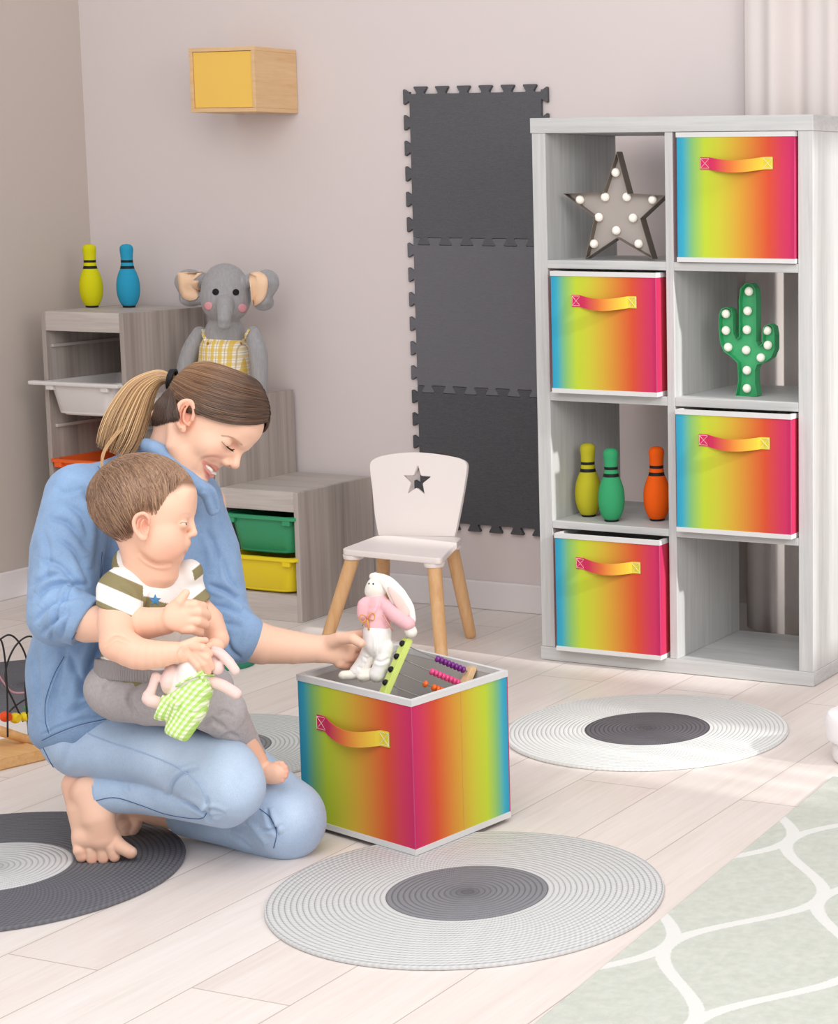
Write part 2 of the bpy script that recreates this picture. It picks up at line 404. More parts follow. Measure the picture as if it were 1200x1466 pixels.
def cube_box(c4, z0, z1, label, handle_face=0, hz=.72, hw=(.2, .66), group='rainbow fabric storage boxes', seam=None, name='storage_box', sag=.008, flip=()):
    """c4: footprint corners, face i between corner i and i+1; u of the rainbow runs along face unless flipped"""
    c4 = [np.array([*p, 0.]) for p in c4]
    cen = sum(c4)/4; th = .004
    t = thing(name, label, 'storage box', (cen[0], cen[1], z0), group)
    V = []; Fc = []; UV = []; mi = []
    def quad(a, b, c, d, u0, u1, m, n=10):
        for i in range(n):
            s0, s1 = i/n, (i+1)/n
            p = [a+(b-a)*s0, a+(b-a)*s1, d+(c-d)*s1, d+(c-d)*s0]
            bs = len(V); V.extend(p); Fc.append((bs, bs+1, bs+2, bs+3)); mi.append(m)
            uu = [u0+(u1-u0)*s0, u0+(u1-u0)*s1]; UV.append([(uu[0], 0), (uu[1], 0), (uu[1], 1), (uu[0], 1)])
    ins = [p+(cen-p)*th*2/np.linalg.norm(cen-p)*1.4 for p in c4]
    zz = lambda p, z: np.array([p[0], p[1], z])
    for i in range(4):
        a, b = c4[i], c4[(i+1) % 4]; ia, ib = ins[i], ins[(i+1) % 4]
        u = (1., 0.) if i in flip else (0., 1.)
        quad(zz(a, z0), zz(b, z0), zz(b, z1), zz(a, z1), u[0], u[1], 0)
        quad(zz(ib, z0+.004), zz(ia, z0+.004), zz(ia, z1), zz(ib, z1), 0, 1, 1, 1)
        quad(zz(a, z1), zz(b, z1), zz(ib, z1), zz(ia, z1), 0, 1, 1, 1)
    quad(zz(c4[3], z0), zz(c4[2], z0), zz(c4[1], z0), zz(c4[0], z0), 0, 1, 1, 1)
    quad(zz(ins[0], z0+.004), zz(ins[1], z0+.004), zz(ins[2], z0+.004), zz(ins[3], z0+.004), 0, 1, 1, 1)
    mk('body', V, Fc, [rbm, inner], t, uv=UV, mi=mi)
    ring = lambda z, o: [zz(p+(p-cen)*o/np.linalg.norm(p-cen), z) for p in c4]
    def trim(nm, za, zb):
        g = G(); o = ring(0, .0022); q = [p+(cen-p)*.012/np.linalg.norm(cen-p) for p in c4]
        for i in range(4):
            j = (i+1) % 4
            P = [zz(o[i], za), zz(o[j], za), zz(q[j], za), zz(q[i], za), zz(o[i], zb), zz(o[j], zb), zz(q[j], zb), zz(q[i], zb)]
            g.add(P, [(0, 1, 5, 4), (1, 2, 6, 5), (2, 3, 7, 6), (3, 0, 4, 7), (4, 5, 6, 7), (3, 2, 1, 0)])
        g.make(nm, piping, t)
    trim('top_trim', z1-.011, z1+.0015); trim('bottom_trim', z0, z0+.012)
    # handle
    a, b = c4[handle_face], c4[(handle_face+1) % 4]; L = np.linalg.norm(b-a); ex = (b-a)/L; nz = np.array([0, 0, 1.])
    out = np.cross(ex, nz);
    if out@(a-cen) < 0: out = -out
    hh = .0155; zc = z0+(z1-z0)*hz
    def hp(s, z, o): return a+ex*s*L+out*o+nz*(z-0)
    n = 24; V = []; Fc = []; UV = []
    for i in range(n+1):
        s = hw[0]+(hw[1]-hw[0])*i/n; tt = i/n
        bul = 0 if tt < .12 or tt > .88 else math.sin((tt-.12)/.76*math.pi)
        o = .0022+.016*bul**.8; z = zc-sag*bul
        for dz, do in ((hh, 0), (-hh, 0), (-hh, -.002), (hh, -.002)): V.append(hp(s, z+dz, o+do))
    for i in range(n):
        for k in range(4):
            p, q = i*4+k, i*4+(k+1) % 4; Fc.append((p, q, q+4, p+4)); UV.append([(i/n, 0), (i/n, 0), ((i+1)/n, 0), ((i+1)/n, 0)])
    hd = mk('handle', V, Fc, hbm, t, uv=UV)
    g = G(); D = hw[1]-hw[0]
    for s0, s1 in ((hw[0]+.006*D, hw[0]+.13*D), (hw[1]-.13*D, hw[1]-.006*D)):
        g = G(); m_ = .003; pts = [(s0, hh-m_), (s1, hh-m_), (s1, -hh+m_), (s0, -hh+m_)]
        for p, q in ((0, 1), (1, 2), (2, 3), (3, 0), (0, 2), (1, 3)):
            g.tube([hp(pts[p][0], zc+pts[p][1], .0026), hp(pts[q][0], zc+pts[q][1], .0026)], .0005, 5)
        g.make('cross_stitch', stitchm, hd)
    # edge stitching down the near corners
    for i in (1, 2):
        p = c4[i]+(c4[i]-cen)*.0008; G().tube([zz(p, z0+.012), zz(p, z1-.012)], .0012, 6).make('corner_piping', cpm, t)
    if seam is not None:
        f, s = seam; a, b = c4[f], c4[(f+1) % 4]; p = a+(b-a)*s; o = nrm(np.cross(b-a, [0, 0, 1]));
        if o@(a-cen) < 0: o = -o
        G().tube([zz(p+o*.0004, z0+.012), zz(p+o*.0004, z1-.012)], .0011, 6).make('side_seam', plain('golden seam', '#caa04c', .7), t)
    return t
lab = 'rainbow striped fabric box in the %s'
def shelfbox(x0, x1, z0, z1, y, lb, skew=0):
    cube_box([(x0, y+skew), (x1, y), (x1, 5.12), (x0, 5.12+skew)], z0, z1, lb, 0, .765, (.205, .82), flip=(1,))
shelfbox(-2.418, -2.088, 1.0945, 1.4235, 4.800, 'rainbow fabric storage box in the top right cell of the cube shelf')
shelfbox(-2.786, -2.474, .742, 1.064, 4.782, 'rainbow fabric storage box on the cube shelf directly below the star lamp')
shelfbox(-2.419, -2.092, .390, .711, 4.782, 'rainbow fabric storage box on the cube shelf directly below the cactus lamp')
shelfbox(-2.786, -2.470, .039, .360, 4.778, 'rainbow fabric storage box at the bottom of the cube shelf below the skittles')
cube_box([(-2.545, 3.332), (-2.212, 3.240), (-2.172, 3.522), (-2.520, 3.640)], .0095, .316,
         'large rainbow fabric box standing open on the floor beside the kneeling woman', 0, .715, (.17, .81), seam=(1, .5), flip=(1,), sag=.012)

# ------------------------------------------------------------------ lamps with bulbs
def outline_lamp(name, label, cat, pts, bulbs, Y, depth, rimm, backm, close=False):
    P = [ony(x, y, Y) for x, y in pts]; zmin = min(p[2] for p in P); x0 = P[0][0]
    t = thing(name, label, cat, (np.mean([p[0] for p in P]), Y+depth/2, zmin))
    q = np.array([(p[0], p[2]) for p in P]); area = 0.5*sum(q[i][0]*q[(i+1) % len(q)][1]-q[(i+1) % len(q)][0]*q[i][1] for i in range(len(q)))
    if area < 0: q = q[::-1]
    def inset(q, d):
        out = []
        for i in range(len(q)):
            a, b, c = q[i-1], q[i], q[(i+1) % len(q)]
            n1 = nrm([-(b-a)[1], (b-a)[0]]); n2 = nrm([-(c-b)[1], (c-b)[0]]); m_ = n1+n2; m_ = m_/max(m_@m_, .35)*2
            out.append(b+m_*d*.5*1.0)
        return np.array(out)
    qi = inset(q, .0028)
    g = G(); n = len(q)
    for i in range(n):
        j = (i+1) % n
        A = [(q[i][0], Y, q[i][1]), (q[j][0], Y, q[j][1]), (qi[j][0], Y, qi[j][1]), (qi[i][0], Y, qi[i][1])]
        B = [(x, y+depth, z) for x, y, z in A]
        g.add(A+B, [(0, 1, 2, 3), (0, 4, 5, 1), (1, 5, 6, 2), (2, 6, 7, 3), (3, 7, 4, 0), (7, 6, 5, 4)])
    g.make('rim', rimm, t)
    Vs, Fs = sheet([qi], .003)
    mk('face_panel', [(x, Y+depth*.62+z, y) for x, y, z in Vs], Fs, backm, t)
    bm_ = M('white bulb glass', '#f4efe6', .25, .5); bm_.b.inputs['Emission Color'].default_value = lin('#fff4e0'); bm_.b.inputs['Emission Strength'].default_value = .12
    sock = plain('bulb socket', '#c9c4bb', .5)
    for x, y in bulbs:
        r_ = ray(x, y); p = CC+r_*((Y+depth*.45)/r_[1])
        bo = G().sphere(p+[0, -.002, 0], (.0118, .011, .0118), seg=20, rings=12).make('bulb', bm_.m, t, smooth=True)
        G().lathe([(.006, 0), (.006, .014)], 12, mat=Matrix.Translation(Vector(p))@Matrix.Rotation(-math.pi/2, 4, 'X')).make('socket', sock, bo)
    return t
bz = plain('brushed bronze metal', '#7d736a', .38, .6); bz.node_tree.nodes['Principled BSDF'].inputs['Metallic'].default_value = .55
yl = onz(838, 372, 1.0935)[1]
star = [(883, 217), (899, 277), (952, 280), (917, 313), (934, 371), (883, 341), (838, 371), (851, 311), (806, 277), (864, 275)]
outline_lamp('star_lamp', 'grey metal star-shaped lamp with round bulbs, top left on the cube shelf', 'lamp', star,
             [(882, 247), (831, 286), (867, 282), (898, 282), (935, 286), (858, 311), (907, 312), (883, 330), (851, 349), (915, 349)], yl, .032, bz, plain('satin grey metal', '#a8a09b', .45, .5))
gl = plain('green enamel', '#35a268', .4, .5)
yc = onz(1060, 567, .741)[1]
cact = [(1053,567),(1057,545),(1056,520),(1047,511),(1036,503),(1031,490),(1029,470),(1029.5,450),(1033,442),(1040,440),(1047,443),(1049,452),(1050,478),(1054,486),(1058,482),(1058,430),(1060,413),(1067,406),(1075,406),(1081,413),(1082.5,430),(1082.5,489),(1086,496),(1091,492),(1092,474),(1095,466),(1101,464),(1107,468),(1109,480),(1109,500),(1104,512),(1094,519),(1084,522),(1081,530),(1081,548),(1084,567)]
outline_lamp('cactus_lamp', 'green metal cactus-shaped lamp with round bulbs on the cube shelf', 'lamp', cact,
             [(1073, 417), (1071, 445), (1070, 472), (1069, 501), (1070, 530), (1070, 556), (1040, 449), (1040, 473), (1043, 497), (1099, 473), (1100, 494), (1090, 512)], yc, .032, gl, plain('green enamel face', '#3fab70', .45, .5))

# ------------------------------------------------------------------ skittles
blk = plain('black band', '#17181a', .6)
def skittle(col, label, pos, grp, s=1.0):
    t = thing('skittle', label, 'skittle', pos, grp); OFF[t.name] = np.zeros(3)
    fm = M('foam '+col, col, .75, .2); fm.bump(fm.noise(300, fm.coord(), 2), .25, .001)
    prof = [(.0195, .005), (.026, .014), (.0335, .034), (.0365, .058), (.035, .085), (.029, .108), (.0225, .124), (.0195, .138), (.0188, .152), (.0195, .170), (.021, .184), (.0195, .194), (.013, .2005), (.004, .2025), (.0005, .203)]
    P = catmull([(a*s, b*s, 0) for a, b in prof], 9); P = [(max(a, .0004), b) for a, b, _ in P]
    G().lathe(P, 32, mif=lambda z: 1 if (.1245 < z/s < .1335 or .1440 < z/s < .1525) else 0).make('body', [fm.m, blk], t, smooth=True)
    G().lathe([(.0175*s, 0), (.0195*s, .001), (.0205*s, .006*s)], 24).make('base', blk, t, smooth=True)
    return t
def put(px, py, z): p = onz(px, py, z); return tuple(p)
zt = .905
skittle('#d3cf12', 'yellow foam skittle standing on top of the grey toy storage unit', put(132, 440, zt), 'skittles on the toy storage unit', .985)
skittle('#2b9ac0', 'blue foam skittle standing on top of the grey toy storage unit', put(185, 440, zt), 'skittles on the toy storage unit', .985)
skittle('#bdb52a', 'olive yellow foam skittle on the cube shelf, left of the green one', put(843, 739, .389), 'skittles on the cube shelf')
skittle('#3aa26c', 'green foam skittle on the cube shelf', put(876, 746, .389), 'skittles on the cube shelf', .985)
skittle('#f2600f', 'orange foam skittle on the cube shelf', put(941, 745, .389), 'skittles on the cube shelf')

# ------------------------------------------------------------------ stepped toy storage unit
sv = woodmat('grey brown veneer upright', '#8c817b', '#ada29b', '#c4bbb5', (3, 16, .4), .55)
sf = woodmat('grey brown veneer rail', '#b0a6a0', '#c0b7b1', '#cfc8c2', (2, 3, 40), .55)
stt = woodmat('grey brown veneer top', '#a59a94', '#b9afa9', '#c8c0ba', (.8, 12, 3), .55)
un = thing('toy_storage_unit', 'stepped grey-brown wooden toy storage unit with plastic drawers in the left corner', 'storage unit', (-4.2, 5.1, 0))
TY0, TY1 = 4.945, 5.318; tk = .016
def ub(nm, x0, x1, z0, z1, m, y0=TY0, y1=TY1, bev=.0015): return G().box(x0, x1, y0, y1, z0, z1, bev).make(nm, m, un)
cols = [(-4.69, -4.370, .905), (-4.370, -4.035, .652), (-4.035, -3.752, .392)]
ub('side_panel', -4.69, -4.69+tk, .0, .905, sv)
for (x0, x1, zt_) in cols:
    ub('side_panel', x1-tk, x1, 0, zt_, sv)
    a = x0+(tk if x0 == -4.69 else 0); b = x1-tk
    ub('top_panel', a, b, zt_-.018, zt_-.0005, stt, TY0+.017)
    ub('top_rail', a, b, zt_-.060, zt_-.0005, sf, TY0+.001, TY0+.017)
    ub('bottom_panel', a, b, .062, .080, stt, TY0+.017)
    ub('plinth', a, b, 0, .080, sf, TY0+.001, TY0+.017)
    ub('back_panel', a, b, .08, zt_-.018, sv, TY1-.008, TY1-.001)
    for z in [.19, .315, .44, .565, .69, .815]:
        if z < zt_-.07:
            ub('runner', a, a+.010, z-.022, z-.012, sf, TY0+.02, TY1-.01, .001)
            ub('runner', b-.010, b, z-.022, z-.012, sf, TY0+.02, TY1-.01, .001)
def tray(x0, x1, y0, zt, dep, color, label, over=0.0):
    y1 = y0+.36; cx, cy = (x0+x1)/2, (y0+y1)/2
    m = M('plastic '+color, color, .38, .45)
    def rr(hx, hy, r, z, n=6):
        P = []
        for qx, qy, a0 in ((1, 1, 0), (-1, 1, 90), (-1, -1, 180), (1, -1, 270)):
            for k in range(n+1):
                a = math.radians(a0+90*k/n); P.append((cx+qx*(hx-r)+r*math.cos(a), cy+qy*(hy-r)+r*math.sin(a), z))
        return P
    hx, hy = (x1-x0)/2, (y1-y0)/2
    R = [rr(hx-.012-over, hy-.006, .03, zt-.010), rr(hx, hy, .02, zt-.010), rr(hx, hy, .02, zt-.001), rr(hx-.002, hy-.002, .02, zt), rr(hx-.016-over, hy-.012, .03, zt), rr(hx-.018-over, hy-.013, .03, zt-.004),
         rr(hx-.030-over, hy-.028, .04, zt-dep+.006), rr(hx-.05-over, hy-.045, .04, zt-dep+.003)]
    bot = [rr(hx-.055-over, hy-.05, .04, zt-dep), rr(hx-.040-over, hy-.036, .045, zt-dep+.001), rr(hx-.028-over, hy-.025, .045, zt-dep+.014), rr(hx-.018-over, hy-.012, .035, zt-.012)]
    seq = R[::-1]; 
    rings = [R[7], R[6], R[5], R[4], R[3], R[2], R[1], bot[3], bot[2], bot[1], bot[0]]
    V = []; Fc = []; n = len(rings[0])
    for r_ in rings: V += r_
    for i in range(len(rings)-1):
        for k in range(n): Fc.append((i*n+k, i*n+(k+1) % n, (i+1)*n+(k+1) % n, (i+1)*n+k))
    Fc.append(tuple(range(n-1, -1, -1))); Fc.append(tuple((len(rings)-1)*n+k for k in range(n)))
    d = mk('drawer', V, Fc, m.m, un, smooth=True, sharp=35); d['label'] = label
    for sx in (-1, 1):   # small stop lugs below the rim
        x = cx+sx*(hx-.035-over)
        G().box(x-.014, x+.014, y0+.001, y0+.016, zt-.026, zt-.009, .003).make('stop_lug', m.m, d)
tray(-4.030, -3.758, 4.935, .316, .118, '#35996a', 'green plastic drawer', 0)
tray(-4.030, -3.758, 4.928, .194, .112, '#ecd21c', 'yellow plastic drawer', 0)
tray(-4.672, -4.388, 4.905, .692, .105, '#dfdad8', 'white plastic drawer pulled forward', .0)
G().box(-4.715, -4.366, 4.9, 4.928, .680, .6925, .004).make('front_lip', plain('white plastic lip', '#dfdad8', .38, .45), [o for o in un.children if o.name.startswith('drawer')][-1] if 0 else bpy.data.objects['drawer.002'])
tray(-4.682, -4.376, 4.935, .447, .10, '#f0682a', 'orange plastic drawer', .0)
tray(-4.362, -4.042, 4.935, .44, .11, '#dfdad8', 'white plastic drawer', .0)

# ------------------------------------------------------------------ foam puzzle mats on the wall
def dove(a, b, n, h, out, first=True):
    """dovetail edge from a to b, teeth towards out (2-D)"""
    a, b, out = np.array(a, float), np.array(b, float), np.array(out, float); L = np.linalg.norm(b-a); d = (b-a)/L; p = L/n; P = []
    for i in range(n):
        c = (i+.5)*p
        for s, o in ((-.20, 0), (-.17, .15), (-.30, .85), (-.27, 1), (.27, 1), (.30, .85), (.17, .15), (.20, 0)): P.append(a+d*(c+s*p)+out*h*o)
    return P
xa, xb = -3.576, -3.122; seams = [.262, .683, 1.132, 1.590]; Th = .022
mc = [('#37373a', 'dark grey foam puzzle mat on the wall, the lowest of the three'), ('#605f65', 'mid grey foam puzzle mat on the wall, between two darker ones'), ('#48484b', 'charcoal foam puzzle mat on the wall, the topmost of the three')]
def foam(c):
    m = M('foam '+c, c, .8, .25); w1 = m.noise(1, m.coord((60, 60, 700)), 2); w2 = m.noise(420, None, 2)
    cc = m.mix(m.math('MULTIPLY', m.math('ADD', w1, w2), .22), c, '#8a8a90'); m.base(cc); m.bump(m.math('ADD', w1, w2), .5, .001); return m.m
for i in range(3):
    z0, z1 = seams[i], seams[i+1]; e = .0006
    bot = dove((xa, z0+e), (xb, z0+e), 6, Th, (0, -1)) if i == 0 else [np.array(p)+[0, e] for p in dove((xa, z0), (xb, z0), 6, Th, (0, -1))]
    right = dove((xb, z0+e), (xb, z1-e), 6, Th, (1, 0))
    top = [np.array(p)-[0, e] for p in dove((xa, z1), (xb, z1), 6, Th, (0, -1))][::-1]
    if i == 2: top = dove((xb, z1-.03), (xa, z1-.03), 6, Th, (0, 1))
    left = dove((xa, z1-e), (xa, z0+e), 6, Th, (-1, 0))
    P = [np.array((xa, z0+e))]+list(bot)+[np.array((xb, z0+e))]+list(right)+[np.array((xb, z1-e if i < 2 else z1-.03))]+list(top)+[np.array((xa, z1-e if i < 2 else z1-.03))]+list(left)
    Vs, Fs = sheet([P], .012, .0012, 1)
    o = mk('foam_mat', [(x, YW-.0135+z, y) for x, y, z in Vs], Fs, foam(mc[i][0]))
    tag(o, mc[i][1], 'foam mat', 'interlocking foam mats on the wall')

# ------------------------------------------------------------------ wall box
bw = woodmat('birch wood', '#d3a877', '#deb98c', '#e6c69d', (3, 3, 30), .5)
wb = thing('wall_box', 'yellow-fronted wooden wall cabinet high on the back wall', 'wall cabinet', (-4.06, 5.24, 1.508))
x0, x1, y0, y1, z0, z1 = -4.232, -3.990, 5.13, 5.333, 1.508, 1.70
for a in ((x0, x1, y0, y1, z0, z0+.012), (x0, x1, y0, y1, z1-.012, z1), (x0, x0+.012, y0, y1, z0+.012, z1-.012), (x1-.012, x1, y0, y1, z0+.012, z1-.012)):
    G().box(*a, .001).make('side_panel', bw, wb)
G().box(x0+.012, x1-.012, y1-.01, y1-.002, z0+.012, z1-.012, .001).make('back_panel', bw, wb)
G().box(x0+.013, x1-.013, y0+.004, y0+.018, z0+.013, z1-.013, .001).make('door', plain('yellow lacquer', '#f0c560', .45), wb)

# ------------------------------------------------------------------ child's chair
ch = thing('child_chair', 'white child chair with a star cut-out back and beech wood legs', 'chair', (-3.22, 4.8, 0))
wht = M('white lacquered plywood', '#efe6e3', .4, .35).m
beech = woodmat('beech wood', '#cc9b69', '#d8ab7b', '#e0b98c', (30, 30, 3), .45)
zs = .300
c = [onz(487, 786, zs), onz(632, 800, zs), onz(662, 769, zs), onz(541, 766, zs)]
c = [p[:2] for p in c]
def roundpoly(P, r, n=6):
    out = []
    for i in range(len(P)):
        a, b, d = np.array(P[i-1]), np.array(P[i]), np.array(P[(i+1) % len(P)])
        u, v = nrm(a-b), nrm(d-b)
        for k in range(n+1):
            t_ = k/n; out.append((1-t_)**2*(b+u*r)+2*t_*(1-t_)*b+t_*t_*(b+v*r))
    return out
Vs, Fs = sheet([roundpoly(c, .028)], .017, .003)
mk('seat', [(x, y, z+zs-.017) for x, y, z in Vs], Fs, wht, ch, smooth=True, sharp=35)
cc_ = sum(np.array(p) for p in c)/4
feet = [onz(497, 925, 0), np.array([-3.020, 4.575, 0]), np.array([-3.178, 4.965, 0]), onz(548, 896, 0)]
feet[0] = np.array([-3.43, 4.60, 0])
tops = [np.array([*(np.array(p)*.80+cc_*.20), zs-.02]) for p in c]
for ft, tp, p in zip(feet, tops, c):
    P = [ft+(tp-ft)*t_ for t_ in (0.0, .02, .06, .5, 1)]
    P[0] = P[0]+[0, 0, .0]
    G().tube(P, [.008, .0145, .0165, .0185, .0195], 20).make('leg', beech, ch, smooth=True, sharp=50)
    e1 = nrm(p-cc_); 
    G().lathe([(.0215, 0), (.027, .003), (.029, .012), (.029, .014)], 20, mat=Matrix.Translation(Vector((tp[0], tp[1], zs-.031)))).make('leg_mount', wht, ch, smooth=True, sharp=40)
# backrest
bl, br = onz(541, 764, zs-.005), onz(655, 770, zs-.005)
ex = nrm(br-bl); yb = (bl+br)/2
dn = nrm(np.cross(ex, [0, 0, 1.]))
if dn[1] < 0: dn = -dn
upv = nrm(np.array([0, 0, 1.])+dn*.20); nn = nrm(np.cross(ex, upv))
def onplane(x, y):
    r_ = ray(x, y); t_ = ((bl-CC)@nn)/(r_@nn); p = CC+r_*t_-bl; return np.array([p@ex, p@upv])
prof = [(545, 767), (540, 740), (536, 700), (533, 675), (533, 664), (538, 658), (550, 653), (575, 649), (600, 648), (625, 650), (650, 654), (664, 658), (671, 664), (671, 676), (667, 702), (660, 740), (654, 769)]
Pb = [onplane(*p) for p in prof]
sc_ = onplane(600, 689); R1, R2 = .046, .019
starp = [sc_+np.array([math.sin(k*math.pi/5), math.cos(k*math.pi/5)])*(R1 if k % 2 == 0 else R2) for k in range(10)]
stp = []
for i in range(10):
    a, b, d = starp[i-1], starp[i], starp[(i+1) % 10]
    stp += [b+nrm(a-b)*.004, b*.7+.3*(b+nrm(a-b)*.004+nrm(d-b)*.004)/1 if 0 else b+(nrm(a-b)+nrm(d-b))*.001, b+nrm(d-b)*.004]
Pb2 = [tuple(p) for p in catmull(Pb, 4)]
Vs, Fs = sheet([Pb2, stp], .014, .002)
mtb = basis(bl+nn*(0), ex, upv, nn)
mk('backrest', xf(Vs, mtb), Fs, wht, ch, smooth=True, sharp=35)

# ------------------------------------------------------------------ stacked white drum at right edge
pc = onz(1244, 1088, 0)
pk = thing('pouf', 'white round two-tiered pouf at the right edge of the picture', 'pouf', tuple(pc))
wm = plain('white plastic', '#f1eef0', .5)
for z0, z1, r_ in ((0, .050, .083), (.050, .112, .100)):
    G().lathe([(r_*.9, z0), (r_-.003, z0+.004), (r_, z0+.012), (r_, z1-.012), (r_-.004, z1-.003), (r_*.9, z1)], 48, mat=Matrix.Translation(Vector(tuple(pc)))).make('tier', wm, pk, smooth=True, sharp=60)
